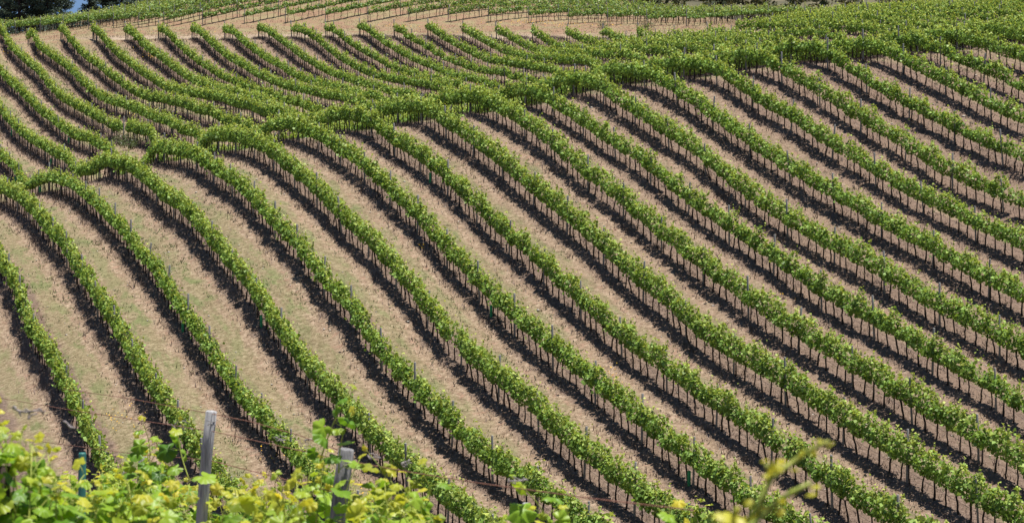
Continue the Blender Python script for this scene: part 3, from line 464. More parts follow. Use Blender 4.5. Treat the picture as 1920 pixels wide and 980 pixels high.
def ground_material():
    m, nt = new_mat("vineyard_soil"); L = nt.links.new
    out = N(nt, "ShaderNodeOutputMaterial"); pr = N(nt, "ShaderNodeBsdfPrincipled")
    pr.inputs["Roughness"].default_value = 0.95; pr.inputs["Specular IOR Level"].default_value = 0.15
    geo = N(nt, "ShaderNodeNewGeometry")
    P = geo.outputs["Position"]
    def dot(v):
        d = N(nt, "ShaderNodeVectorMath", operation='DOT_PRODUCT'); L(P, d.inputs[0]); d.inputs[1].default_value = v
        return d.outputs["Value"]
    def math_(op, a, b=None, c=None, clamp=False):
        x = N(nt, "ShaderNodeMath", operation=op); x.use_clamp = clamp
        for i, q in enumerate((a, b, c)):
            if q is None: continue
            if isinstance(q, (int, float)): x.inputs[i].default_value = q
            else: L(q, x.inputs[i])
        return x.outputs[0]
    def noise(scale, detail=5.0, rough=0.55, vec=None):
        x = N(nt, "ShaderNodeTexNoise", i_Scale=scale, i_Detail=detail, i_Roughness=rough); L(vec or P, x.inputs["Vector"])
        return x.outputs[0]
    def sstep(v, a, b):
        x = N(nt, "ShaderNodeMapRange", interpolation_type='SMOOTHSTEP'); L(v, x.inputs[0])
        x.inputs[1].default_value = a; x.inputs[2].default_value = b
        return x.outputs[0]
    def mixc(f, a, b):
        x = N(nt, "ShaderNodeMix", data_type='RGBA')
        if isinstance(f, (int, float)): x.inputs["Factor"].default_value = f
        else: L(f, x.inputs["Factor"])
        for key, q in (("A", a), ("B", b)):
            if isinstance(q, tuple): x.inputs[key].default_value = (*q, 1)
            else: L(q, x.inputs[key])
        return x.outputs["Result"]
    n_co = dot((CT, ST, 0)); y_co = dot((0, 1, 0))
    # coordinates stretched along the rows
    cmb = N(nt, "ShaderNodeCombineXYZ"); L(n_co, cmb.inputs[0]); L(math_('MULTIPLY', dot((-ST, CT, 0)), 0.28), cmb.inputs[1])
    along = cmb.outputs[0]
    wob = math_('MULTIPLY_ADD', noise(0.8, 3.0), 0.5, -0.25)
    ph = math_('DIVIDE', math_('ADD', n_co, wob), ROW_S)
    fr = math_('FRACT', math_('SUBTRACT', ph, ROW_D0 % 1.0 - 0.5))
    d = math_('SUBTRACT', fr, 0.5)                                    # -0.5..0.5, 0 under the row
    ad = math_('ABSOLUTE', d)
    in_rows = math_('MULTIPLY', sstep(y_co, 229.5, 226.0), sstep(n_co, 3.0, 5.0))
    fine = noise(4.5, 9.0, 0.78); mid = noise(1.6, 6.0, 0.6, along); big = noise(0.12, 4.0)
    soil = ramp(nt, [(0.36, (0.135, 0.09, 0.058)), (0.5, (0.275, 0.20, 0.137)), (0.64, (0.46, 0.355, 0.26))], fine).outputs[0]
    soil = mixc(math_('MULTIPLY', sstep(noise(2.6, 7.0, 0.65), 0.54, 0.66), 0.7), soil, (0.34, 0.20, 0.145))
    dry = ramp(nt, [(0.34, (0.105, 0.088, 0.042)), (0.5, (0.215, 0.18, 0.10)), (0.66, (0.36, 0.305, 0.19))], fine).outputs[0]
    green = ramp(nt, [(0.34, (0.07, 0.095, 0.03)), (0.66, (0.23, 0.25, 0.11))], fine).outputs[0]
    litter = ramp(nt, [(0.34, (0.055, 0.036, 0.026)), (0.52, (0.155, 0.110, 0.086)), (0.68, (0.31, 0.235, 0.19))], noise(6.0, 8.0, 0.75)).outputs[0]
    # middle grass strip against bare wheel tracks
    strip = sstep(math_('ADD', ad, math_('MULTIPLY_ADD', mid, 0.34, -0.17)), 0.27, 0.42)
    c = mixc(math_('MULTIPLY', strip, 0.85), soil, dry)
    c = mixc(math_('MULTIPLY', math_('MULTIPLY', sstep(ad, 0.24, 0.40), sstep(mid, 0.47, 0.60)), math_('MULTIPLY_ADD', sstep(big, 0.40, 0.62), 0.45, 0.45)), c, green)
    c = mixc(math_('MULTIPLY', sstep(noise(3.2, 5.0), 0.60, 0.70), 0.45), c, green)
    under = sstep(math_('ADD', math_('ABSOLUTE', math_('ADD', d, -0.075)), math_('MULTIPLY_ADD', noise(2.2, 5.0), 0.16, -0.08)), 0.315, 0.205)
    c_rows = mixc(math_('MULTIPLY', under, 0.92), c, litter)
    # headland track and upper block
    c_head = mixc(sstep(noise(0.5, 6.0, 0.6), 0.42, 0.62), (0.25, 0.155, 0.10), (0.25, 0.205, 0.115))
    c_head = mixc(math_('MULTIPLY', sstep(noise(1.3, 6.0, 0.6), 0.52, 0.66), 0.6), c_head, (0.22, 0.21, 0.09))
    trk = math_('ADD', y_co, math_('MULTIPLY_ADD', noise(0.12, 3.0), 6.0, -3.0))
    band = math_('MULTIPLY', sstep(trk, 229.0, 231.0), sstep(trk, 241.0, 236.0))
    cmb2 = N(nt, "ShaderNodeCombineXYZ"); L(math_('MULTIPLY', dot((1, 0, 0)), 0.3), cmb2.inputs[0]); L(y_co, cmb2.inputs[1])
    c_head = mixc(math_('MULTIPLY', band, sstep(noise(0.8, 6.0, 0.65, cmb2.outputs[0]), 0.34, 0.52)), c_head, mixc(fine, (0.30, 0.23, 0.165), (0.46, 0.37, 0.285)))
    # the eastern slope has a redder, darker earth
    red = mixc(fine, (0.09, 0.058, 0.042), (0.31, 0.215, 0.17))
    c_rows = mixc(math_('MULTIPLY', sstep(math_('ADD', n_co, math_('MULTIPLY', big, 30.0)), 42.0, 80.0), math_('MULTIPLY_ADD', sstep(mid, 0.40, 0.6), 0.40, 0.40)), c_rows, red)
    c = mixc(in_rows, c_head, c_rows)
    c = mixc(math_('MULTIPLY', sstep(noise(0.45, 5.0), 0.35, 0.7), 0.22), c, (0.27, 0.19, 0.125))
    L(c, pr.inputs["Base Color"])
    hgt = math_('ADD', math_('MULTIPLY', fine, 0.5), math_('MULTIPLY', noise(28.0, 4.0, 0.7), 0.3))
    b = N(nt, "ShaderNodeBump"); b.inputs["Distance"].default_value = 0.16; b.inputs["Strength"].default_value = 0.9
    L(hgt, b.inputs["Height"]); L(b.outputs[0], pr.inputs["Normal"])
    L(pr.outputs[0], out.inputs[0])
    return m


# ------------------------------------------------------------------ ground sheet, far hill
def ground():
    na = np.concatenate([-40 - np.geomspace(900, 3, 14), np.arange(-40, 14, 1.5), np.arange(14, 130, 0.30), np.arange(130, 215, 2.0), 215 + np.geomspace(4, 1500, 14)])
    ta = np.concatenate([-30 - np.geomspace(900, 3, 14), np.arange(-30, 50, 1.5), np.arange(50, 300, 0.7), np.arange(300, 400, 2.5), 400 + np.geomspace(4, 2500, 16)])
    Ng, Tg = np.meshgrid(na, ta, indexing='ij')
    x, y = nt2xy(Ng, Tg)
    z = height(x, y)
    # slight ridge of earth and litter under each vine row, trodden wheel tracks between
    d = (Ng / ROW_S - ROW_D0 + 0.5) % 1.0 - 0.5
    mask = (y < 229) & (Ng > 12) & (Ng < 126) & (y > 45)
    lump = np.interp(rng.random(Ng.shape), [0, 1], [0.6, 1.3])
    z = z + np.where(mask, 0.10 * np.exp(-(d * ROW_S / 0.42) ** 2) * lump - 0.035 * np.exp(-((np.abs(d) * ROW_S - 0.95) / 0.2) ** 2), 0)
    A, B = Ng.shape
    idx = np.arange(A * B).reshape(A, B)
    q = np.stack([idx[:-1, :-1], idx[1:, :-1], idx[1:, 1:], idx[:-1, 1:]], -1).reshape(-1)
    o = build("ground", np.stack([x, y, z], -1).reshape(-1, 3), q, 4, ground_material(), smooth=True)
    tag(o, "dry pinkish soil of the undulating vineyard slope with straw coloured grass strips", "ground", kind="structure")


ground()


def far_hill():
    xs = np.linspace(-40, 320, 60); ys = np.linspace(480, 900, 30)
    X, Y = np.meshgrid(xs, ys, indexing='ij')
    u = np.clip((X / Y * FPX + 960 - 850) / 300, 0, 1)
    Z = -14 + (40 * u ** 0.7) * np.sin(np.clip((Y - 480) / 420, 0, 1) * math.pi) + 1.5 * np.sin(X / 23) * np.cos(Y / 31)
    idx = np.arange(X.size).reshape(X.shape)
    q = np.stack([idx[:-1, :-1], idx[1:, :-1], idx[1:, 1:], idx[:-1, 1:]], -1).reshape(-1)
    m = noise_mat("hill_scrubland", [(0.3, (0.05, 0.05, 0.03)), (0.55, (0.10, 0.09, 0.05)), (0.75, (0.17, 0.14, 0.09))], 0.12, detail=8)
    o = build("hill", np.stack([X, Y, Z], -1).reshape(-1, 3), q, 4, m, smooth=True)
    tag(o, "brown scrub covered hill rising beyond the vineyard skyline", "hill", kind="structure")
    # scrub on it, a mass nobody could count
    P, Nn, S = [], [], []
    for i in range(900):
        x = rng.uniform(-10, 230); y = rng.uniform(500, 680)
        u_ = min(max((x / y * FPX + 960 - 850) / 300, 0), 1)
        if u_ < 0.15: continue
        z = -14 + 40 * u_ ** 0.7 * math.sin((y - 480) / 420 * math.pi)
        r = rng.uniform(1.2, 3.4); m_ = 60
        dirs = rng.normal(0, 1, (m_, 3)); dirs /= np.linalg.norm(dirs, axis=1)[:, None]
        P.append(np.array([x, y, z + r * 0.6]) + dirs * r * rng.uniform(0.6, 1.0, (m_, 1)) * np.array([1, 1, 0.8]))
        Nn.append(dirs); S.append(np.full(m_, r * 0.42) * rng.uniform(0.6, 1.4, m_))
    P, Nn, S = np.concatenate(P), np.concatenate(Nn), np.concatenate(S)
    v, l = leaf_quads(P, Nn, S, 0.5)
    o = build("scrub", v, l, 4, M_scrub)
    tag(o, "olive brown scrub covering the far hill at the top right", "scrub", kind="stuff")


far_hill()


# ------------------------------------------------------------------ vine rows
def trunk_proto(i):
    r = random.Random(40 + i)
    mb = MB()
    pts, rad = [], []
    lx, ly = r.uniform(-0.16, 0.16), r.uniform(-0.08, 0.08)
    for j in range(6):
        f = j / 5
        pts.append((lx * f ** 1.5 + r.uniform(-0.022, 0.022), ly * f + r.uniform(-0.018, 0.018), -0.12 + f * 0.92)); rad.append(0.036 - 0.012 * f + r.uniform(-0.003, 0.003))
    rad[-1] = 0.034
    mb.tube(pts, rad, 6)
    top = np.array(pts[-1])
    for sgn in (-1, 1):
        mb.tube([top + (0, 0, -0.02), top + (sgn * 0.12, 0.01, 0.04), top + (sgn * 0.26, 0.0, 0.05), top + (sgn * 0.36, 0, 0.045)], [0.02, 0.017, 0.014, 0.010], 5)
    return mb


TRUNKS = [trunk_proto(i) for i in range(6)]
TR_ARR = [t.arrays() for t in TRUNKS]
TR_ME = []
for i, t in enumerate(TRUNKS):
    o = t.build("vine_trunk", M_trunk); TR_ME.append(o.data); bpy.data.objects.remove(o)


def post_mesh(h, r):
    mb = MB(); mb.tube([(0, 0, -0.2), (0.004, 0, 0.6), (0, 0.004, h - 0.02), (0, 0.004, h)], [r * 1.05, r, r * 0.97, r * 0.8], 8)
    o = mb.build("trellis_post", M_post); me = o.data; bpy.data.objects.remove(o)
    return me


POST_ME = [post_mesh(1.80, 0.040), post_mesh(1.70, 0.036), post_mesh(1.92, 0.045)]
END_ME = post_mesh(1.9, 0.055)


def smooth_noise(t, step, amp, seed):
    g = np.random.default_rng(seed)
    lo = math.floor(t.min() / step) - 1
    m = int((t.max() / step) - lo) + 4
    v = g.normal(0, amp, m)
    u = t / step - lo
    i = u.astype(int); f = u - i; f = f * f * (3 - 2 * f)
    return v[i] * (1 - f) + v[i + 1] * f


def vine_row(origin, direction, length, label, group, seed, mat, gaps=(), spacing=0.75, post_every=6, end_post=True, lod=1.0, start_post_phase=0, canopy=1.0):
    """origin (x,y) start, direction unit vector; draped on the terrain. Origin is the nearer end."""
    g = np.random.default_rng(seed)
    ox, oy = origin; dx, dy = direction
    nx, ny = dy, -dx                                    # perpendicular (towards +n for block one)
    az = math.atan2(dy, dx)
    z0 = float(height(ox, oy))
    root = empty("vine_row", (ox, oy, z0), 0)
    tag(root, label, "vine row", group)

    def G(t, off=0.0):
        x = ox + dx * t + nx * off; y = oy + dy * t + ny * off
        return x, y, height(x, y)
    # --- foliage, denser where the row is near the camera
    segs = np.arange(0, length, 3.0)
    T_, O_, H_, S_, Y_, NRM = [], [], [], [], [], []
    for s0 in segs:
        s1 = min(s0 + 3.0, length); L_ = s1 - s0
        x, y, z = G((s0 + s1) / 2)
        px, py = project(x, y, z)
        D = max(y, 40)
        far = float(np.interp(D, [125, 165], [1.0, 0.84]))
        dens = float(np.interp(D, [80, 120, 180, 240], [370, 290, 205, 155])) * lod
        size = float(np.interp(D, [80, 120, 180, 240], [0.132, 0.142, 0.160, 0.178]))
        if px < -60 or px > 1980 or py > 1060: dens *= 0.3; size *= 1.6
        m = int(L_ * dens)
        t = g.uniform(s0, s1, m)
        ang = g.uniform(0, 2 * math.pi, m)
        rr = np.sqrt(g.uniform(0.12, 1.0, m))
        vine_h = smooth_noise(t, 0.40, 0.13, seed * 3 + 1) + smooth_noise(t, 2.3, 0.07, seed * 3 + 2)
        vine_w = 1 + smooth_noise(t, 0.33, 0.22, seed * 5 + 3)
        hw = 0.26 * vine_w * canopy * far; hh = (0.37 + vine_h * 0.7) * canopy * far
        off = np.cos(ang) * rr * hw + smooth_noise(t, 0.6, 0.06, seed * 7 + 5)
        h = 1.11 - (canopy - 1) * 0.12 + vine_h * 0.7 + np.sin(ang) * rr * hh
        # hanging and upright shoots
        k = g.random(m) < 0.15
        h = np.where(k, 1.36 + np.minimum(g.gamma(1.6, 0.09, m), 0.42) + vine_h, h)
        off = np.where(k, off * 1.1, off)
        k2 = (~k) & (g.random(m) < 0.05)
        off = np.where(k2, off * 1.7, off)
        ts_ = (np.round(t / 0.23) + 0.35 * np.sin(np.round(t / 0.23) * 12.9 + seed)) * 0.23
        t = np.where(k, np.clip(ts_ + g.normal(0, 0.022, m), s0, s1), t)
        off = np.where(k, 0.16 * np.sin(np.round(t / 0.23) * 7.7 + seed) + (h - 1.4) * 0.25 * np.sin(np.round(t / 0.23) * 3.1) + g.normal(0, 0.03, m), off)
        nr = np.stack([np.cos(ang) * 0.9, np.zeros(m), np.sin(ang) * 0.7 + 0.45], -1)
        T_.append(t); O_.append(off); H_.append(h); S_.append(size * g.uniform(0.6, 1.35, m) * np.where(k, 0.75, 1)); NRM.append(nr)
        Y_.append(np.where(k, g.uniform(0.35, 1.0, m), np.where(h > 1.35, g.uniform(0, 0.55, m), np.clip(g.uniform(-0.8, 0.28, m), 0, 1))))
    t = np.concatenate(T_); off = np.concatenate(O_); h = np.concatenate(H_); S = np.concatenate(S_); Yg = np.concatenate(Y_); NRM = np.concatenate(NRM)
    keep = np.ones(len(t), bool)
    for a, b in gaps: keep &= ~((t > a) & (t < b))
    # thin spots and the odd weak vine
    weak = smooth_noise(t, 0.8, 1.0, seed + 77) < -1.55
    keep &= ~(weak & (g.random(len(t)) < 0.65))
    t, off, h, S, Yg, NRM = t[keep], off[keep], h[keep], S[keep], Yg[keep], NRM[keep]
    x, y, _ = G(t, off); zc = G(t)[2]
    nrm = np.stack([NRM[:, 0] * nx, NRM[:, 0] * ny, NRM[:, 2]], -1)
    pos = np.stack([x - ox, y - oy, zc + h - z0], -1)
    v, l = leaf_quads(pos, nrm, S, 0.75)
    build("foliage", v, l, 4, mat, root, attr={"young": Yg})
    # --- trunks
    ts = np.arange(0.35, length - 0.1, spacing); ts = ts + g.uniform(-0.06, 0.06, len(ts))
    ts = np.array([q for q in ts if not any(a < q < b for a, b in gaps)])
    x, y, z = G(ts)
    px, py = project(x, y, z)
    vis = (px > -30) & (px < 1950) & (py < 1030) & (py > -10)
    order = np.argsort(np.where(vis, y, 1e6))
    ind = set(order[:100].tolist())
    V, LL, SS, nb = [], [], [], 0
    for i in range(len(ts)):
        q = int(g.integers(0, 6)); flip = math.pi if g.random() < 0.5 else 0; sc = g.uniform(0.85, 1.25)
        gr = (z[i] - z0)
        if i in ind:
            o = bpy.data.objects.new("vine_trunk", TR_ME[q]); COL.objects.link(o); o.parent = root
            o.location = (x[i] - ox, y[i] - oy, gr); o.rotation_euler = (g.normal(0, 0.06), g.normal(0, 0.06), az + flip); o.scale = (sc, sc, 1)
        else:
            vv, ll, ss = TR_ARR[q]
            ca, sa = math.cos(az + flip), math.sin(az + flip)
            w = np.stack([vv[:, 0] * ca * sc - vv[:, 1] * sa * sc + x[i] - ox, vv[:, 0] * sa * sc + vv[:, 1] * ca * sc + y[i] - oy, vv[:, 2] + gr], -1)
            V.append(w); LL.append(ll + nb); SS.append(ss); nb += len(vv)
    if V:
        o = build("vine_trunks", np.concatenate(V), np.concatenate(LL), np.concatenate(SS), M_trunk, root, smooth=True)
        o["kind"] = "stuff"
    # --- posts
    tp = np.arange(start_post_phase, length, spacing * post_every)
    tp = tp if not end_post else np.append(tp[tp < length - 2.0], length)
    for i, q in enumerate(tp):
        x, y, z = G(q); px, py = project(x, y, z)
        if px < -80 or px > 2000 or py > 1080: continue
        last = end_post and i == len(tp) - 1
        o = bpy.data.objects.new("trellis_post", END_ME if last else POST_ME[int(g.integers(0, 3))]); COL.objects.link(o); o.parent = root
        o.location = (float(x) - ox, float(y) - oy, float(z) - z0)
        o.rotation_euler = (g.normal(0, 0.035), g.normal(0, 0.035), g.uniform(0, 6))
    # --- wires
    mb = MB()
    tw = np.arange(0, length + 0.1, spacing * post_every / 2); x, y, z = G(tw)
    for hw_ in (0.52, 1.25, 1.58):
        sag = np.where(np.arange(len(tw)) % 2 == 1, -0.02, 0)
        mb.tube(np.stack([x - ox, y - oy, z - z0 + hw_ + sag], -1), 0.006 if hw_ < 1 else 0.0035, 3, cap=False)
    mb.build("trellis_wire", M_wire, root, smooth=False)
    return root


ORD = ["first", "second", "third", "fourth", "fifth", "sixth", "seventh", "eighth", "ninth", "tenth", "eleventh", "twelfth", "thirteenth",
       "fourteenth", "fifteenth", "sixteenth", "seventeenth", "eighteenth", "nineteenth", "twentieth", "twenty-first", "twenty-second", "twenty-third"]


def block_one():
    for k in range(-2, 35):
        n = ROW_S * (ROW_D0 + k)
        y_end = 232 - (k - 4) * 0.6 if k < 25 else 228
        if k > 24: y_end = min(221 + (k - 25) * 3.2, 240)
        t_all = np.arange(30, 330, 0.5)
        x, y = nt2xy(n, t_all); z = height(x, y)
        px, py = project(x, y, z)
        ok = (px > -30) & (px < 1960) & (py < 1040) & (y > 45) & (y < y_end)
        w = np.nonzero(ok)[0]
        if not len(w): continue
        t0 = max(t_all[w[0]] - 16, 30); t1 = t_all[w[-1]]
        if y[w[-1]] < y_end - 1.5: t1 += 3
        x0, y0 = nt2xy(n, t0)
        gaps = []
        def tx(q):
            X, Y = on_row(k, q); return -X * ST + Y * CT
        if k == 3:
            for a, b in ((196, 204), (226, 240)): gaps.append(sorted((tx(a) - t0, tx(b) - t0)))
        if k == 12: gaps.append(sorted((tx(1901) - t0, tx(1893) - t0)))
        if k <= 17:
            edge = "bottom edge" if k <= 5 else "right edge"
            label = f"{ORD[k + 2]} long vine row up from the lower left corner, reaching the {edge}"
            if k <= -1: label = f"{ORD[k + 2]} leafy vine row from the lower left corner, steep and ending behind the foreground leaves"
            grp = "long vine rows curving down the hillside"
        else:
            label = f"crowded vine row along the right edge, {ORD[34 - k]} below the top right skyline"
            grp = "crowded vine rows on the shoulder of the hill"
        vine_row((float(x0), float(y0)), (-ST, CT), float(t1 - t0), label, grp, 100 + k, M_leaf, gaps=gaps, end_post=(y[w[-1]] >= y_end - 1.5), canopy=float(np.interp(k, [4, 10], [1.0, 1.13])), start_post_phase=random.uniform(0.5, 4))


block_one()


def block_two():
    xs = [-62, -15, 30, 75, 119, 166, 213, 260, 308, 380, 458, 535, 610, 690, 765, 840, 915, 991, 1066, 1140, 1214, 1287]
    phi = math.radians(45)
    d = (math.sin(phi), math.cos(phi))
    for i, px in enumerate(xs):
        Y = 246.0
        X = (px - 960) / FPX * Y
        L_ = 22 if px > 1200 else 46 if px > 900 else 34
        who = "leftmost vine row" if i == 0 else f"{ORD[i]} vine row from the left"
        vine_row((X, Y), d, L_, f"{who} above the dirt track, starting at a dark post", "vine rows of the upper block", 500 + i, M_leaf_far,
                 spacing=0.95, post_every=5, end_post=False, lod=0.9, canopy=0.88)


block_two()

# ------------------------------------------------------------------ grass, weeds, flowers, stones
def blades(name, x, y, hgt, wid, mat, label, cat, per=5, spread=0.12, zoff=0.0):
    """tufts of upright pointed blades"""
    m = len(x)
    X = np.repeat(x, per) + rng.normal(0, spread, m * per); Y = np.repeat(y, per) + rng.normal(0, spread, m * per)
    Z = height(X, Y) + zoff
    Hh = np.repeat(hgt, per) * rng.uniform(0.5, 1.2, m * per); Ww = np.repeat(wid, per)
    a = rng.uniform(0, math.pi, m * per)
    lean = rng.normal(0, 0.45, (m * per, 2)) * Hh[:, None]
    v = np.empty((m * per, 3, 3))
    v[:, 0] = np.stack([X - np.cos(a) * Ww, Y - np.sin(a) * Ww, Z - 0.02], -1)
    v[:, 1] = np.stack([X + np.cos(a) * Ww, Y + np.sin(a) * Ww, Z - 0.02], -1)
    v[:, 2] = np.stack([X + lean[:, 0], Y + lean[:, 1], Z + Hh], -1)
    o = build(name, v.reshape(-1, 3), np.arange(m * per * 3), 3, mat)
    return tag(o, label, cat, kind="stuff")


def in_frame(x, y, margin=30):
    px, py = project(x, y, height(x, y))
    return (px > -margin) & (px < 1920 + margin) & (py < 1010)


def undergrowth():
    n = []; t = []
    for k in range(-2, 30):
        m = int(190 * 34)
        tt = rng.uniform(48, 240, m)
        nn = ROW_S * (ROW_D0 + k) + rng.normal(-0.10, 0.30, m)
        n.append(nn); t.append(tt)
    n = np.concatenate(n); t = np.concatenate(t)
    x, y = nt2xy(n, t)
    ok = in_frame(x, y) & (y < 228); x, y = x[ok], y[ok]
    sc = np.interp(y, [80, 230], [1.0, 1.5])
    blades("dead_weeds", x, y, 0.21 * sc, 0.020 * sc, M_dead, "dead brown weeds lying under the vine rows", "weeds", per=3)
    # green tufts: sparse between rows, patchy below them
    m = 130000
    n = rng.uniform(14, 112, m); t = rng.uniform(48, 245, m); x, y = nt2xy(n, t)
    d = np.abs((n / ROW_S - ROW_D0 + 0.5) % 1 - 0.5)
    patch = np.sin(n * 0.31 + 1.3) * np.sin(t * 0.17 + n * 0.05) + np.sin(n * 1.1 + t * 0.43) * 0.5
    ok = in_frame(x, y) & (y < 228) & ((d > 0.24) | (d < 0.16)) & (rng.random(m) < np.clip(0.30 + 0.5 * patch, 0.05, 0.95))
    x, y = x[ok], y[ok]; sc = np.interp(y, [80, 230], [1.0, 1.6])
    blades("green_weeds", x, y, 0.085 * sc, 0.02 * sc, M_tuft, "low green weeds scattered between and under the vine rows", "weeds", per=4, spread=0.10)
    m = 110000
    n = rng.uniform(14, 112, m); t = rng.uniform(48, 245, m); x, y = nt2xy(n, t)
    ok = in_frame(x, y) & (y < 244); x, y = x[ok], y[ok]; sc = np.interp(y, [80, 230], [1.0, 1.6])
    M_straw = noise_mat("straw_grass", [(0.3, (0.18, 0.14, 0.08)), (0.5, (0.34, 0.27, 0.17)), (0.7, (0.50, 0.42, 0.29))], 0.9, detail=8)
    blades("dry_grass", x, y, 0.05 * sc, 0.012 * sc, M_straw, "short straw coloured grass on the strips between the vine rows", "grass", per=3, spread=0.12)
    # headland grass along the track's upper side
    m = 9000
    x = rng.uniform(-60, 32, m); y = rng.uniform(236, 262, m)
    blades("headland_grass", x, y, np.full(m, 0.14), np.full(m, 0.03), M_straw, "dry grass on the bank above the dirt track", "grass", per=3, spread=0.2)


undergrowth()


def flowers():
    patches = [(282, 108, 16, 7, 50), (262, 96, 14, 6, 20), (410, 118, 20, 7, 26), (210, 150, 14, 5, 24), (20, 104, 24, 5, 30), (75, 107, 10, 5, 14), (640, 122, 60, 5, 40),
               (700, 175, 70, 4, 45), (850, 128, 50, 5, 40), (900, 165, 60, 5, 30), (820, 183, 40, 5, 30), (1090, 133, 40, 6, 25), (985, 45, 60, 5, 90), (1100, 50, 80, 4, 60), (760, 52, 60, 4, 30),
               (880, 62, 70, 4, 40), (1145, 712, 14, 20, 26), (696, 948, 26, 16, 70), (220, 800, 40, 24, 40), (791, 470, 5, 5, 7), (1270, 265, 12, 12, 12), (1540, 165, 30, 10, 14), (300, 60, 70, 3, 30),
               (520, 870, 60, 30, 30), (250, 218, 16, 8, 12), (1480, 560, 40, 20, 14)]
    X, Y = [], []
    for px, py, sx, sy, m in patches:
        for _ in range(m):
            a, b = ground_hit(px + rng.normal(0, sx * 0.6), py + rng.normal(0, sy * 0.6), 45)
            X.append(a); Y.append(b)
    X = np.array(X); Y = np.array(Y); m = len(X)
    Z = height(X, Y) + rng.uniform(0.12, 0.3, m)
    up = np.tile(np.array([0, -0.3, 1.0]), (m, 1))
    v, l = leaf_quads(np.stack([X, Y, Z], -1), up, np.interp(Y, [80, 230], [0.05, 0.10]) * rng.uniform(0.7, 1.3, m), 0.4, fold=0.1)
    tag(build("yellow_flowers", v, l, 4, M_flower), "small yellow wild flowers dotted over the dry grass", "flowers", kind="stuff")
    blades("flower_stalks", X, Y, Z - height(X, Y), np.full(m, 0.008), M_tuft, "thin green stalks of the yellow wild flowers", "flower stalks", per=1, spread=0.0)


flowers()


def stones():
    m = 9000
    n = rng.uniform(14, 100, m); t = rng.uniform(48, 200, m); x, y = nt2xy(n, t)
    ok = in_frame(x, y); x, y = x[ok], y[ok]; m = len(x)
    base = np.array([(1, 0, 0), (-1, 0, 0), (0, 1, 0), (0, -1, 0), (0, 0, 1), (0, 0, -1)], float)
    F = np.array([(0, 2, 4), (2, 1, 4), (1, 3, 4), (3, 0, 4), (2, 0, 5), (1, 2, 5), (3, 1, 5), (0, 3, 5)])
    s = rng.gamma(2.0, 0.010, m) + 0.010
    v = base[None] * rng.uniform(0.6, 1.2, (m, 6, 3)) * s[:, None, None] * np.array([1.2, 1.0, 0.6])
    v = v + np.stack([x, y, height(x, y) + s * 0.2], -1)[:, None]
    l = (F[None] + (np.arange(m) * 6)[:, None, None]).ravel()
    tag(build("stones", v.reshape(-1, 3), l, 3, M_pale), "small pale stones scattered on the soil", "stones", kind="stuff")


stones()


# ------------------------------------------------------------------ tree guards
def guard(px, k, ref, label):
    x, y = on_row(k, px)
    mb = MB(); r = 0.06
    mb.tube([(0, 0, -0.03), (0, 0, 0.3), (0, 0, 0.58)], [r, r, r], 10, cap=False)
    mb.tube([(0, 0, 0.58), (0, 0, 0.3), (0, 0, -0.03)], [r - 0.008] * 3, 10, cap=False)
    o = mb.build("tree_guard", M_tube, loc=(x - 0.10 * CT, y - 0.10 * ST, float(height(x, y))))
    tag(o, label, "tree guard", "green tubes round young vines")


guard(1297, 4, 0, "green plastic tube near the bottom edge right of centre, below the vines")
guard(925, 4, 0, "green plastic tube under a vine row in the centre of the photo")
guard(494, 1, 0, "green plastic tube at a vine's foot left of centre in the lower half")
guard(347, 0, 0, "green plastic tube under a steep vine row in the lower left")
guard(810, 5, 0, "green plastic tube on the middle slope just above the centre")
guard(24, 1, 0, "green plastic tube close to the left edge, upper of the tubes there")
guard(98, 1, 0, "green plastic tube at the upper left, right neighbour of the one at the edge")
guard(131, 2, 0, "rightmost green plastic tube in the upper left gully")
guard(32, 0, 0, "lower green plastic tube near the left edge in the gully")
guard(78, 0, 0, "green plastic tube lowest in the gully at the left")


# ------------------------------------------------------------------ shrubs in the gully
def shrub(px, py, w, h, m, mat, label):
    x, y = ground_hit(px, py, 60)
    z = float(height(x, y))
    root = empty("shrub", (x, y, z)); tag(root, label, "shrub")
    a = rng.uniform(0, 2 * math.pi, m); r = np.sqrt(rng.random(m)) * w / 2; hh = rng.random(m) ** 0.7 * h * (1 - 0.5 * (r / (w / 2)) ** 2)
    p = np.stack([np.cos(a) * r, np.sin(a) * r, hh], -1)
    v, l = leaf_quads(p, np.stack([np.cos(a), np.sin(a), np.full(m, 0.7)], -1), rng.uniform(0.08, 0.2, m), 0.7, aspect=0.4)
    build("foliage", v, l, 4, mat, root)
    mb = MB()
    for _ in range(9):
        q = rng.uniform(0, 6.28); e = rng.uniform(0.2, 0.45) * w
        mb.tube([(0, 0, -0.05), (math.cos(q) * e * 0.5, math.sin(q) * e * 0.5, h * 0.4), (math.cos(q) * e, math.sin(q) * e, h * 0.8)], [0.02, 0.014, 0.006], 5)
    mb.build("stems", M_trunk, root)


M_shrub = leaf_mat("shrub_leaf", [(0.05, 0.07, 0.025), (0.09, 0.12, 0.04), (0.14, 0.18, 0.06)], (0.2, 0.22, 0.08), trans=0.2)
shrub(228, 272, 1.5, 0.9, 420, M_shrub, "grey green bush in the gap of a vine row at the upper left")
shrub(246, 280, 1.6, 0.7, 380, M_shrub, "low dark green bush beside two lone vines at the upper left")
shrub(1212, 56, 2.2, 1.0, 300, M_shrub, "rough green bush at the dirt track, upper right of centre")
shrub(1130, 54, 1.2, 0.8, 200, M_shrub, "small bright bush at the end of a short vine row by the track")


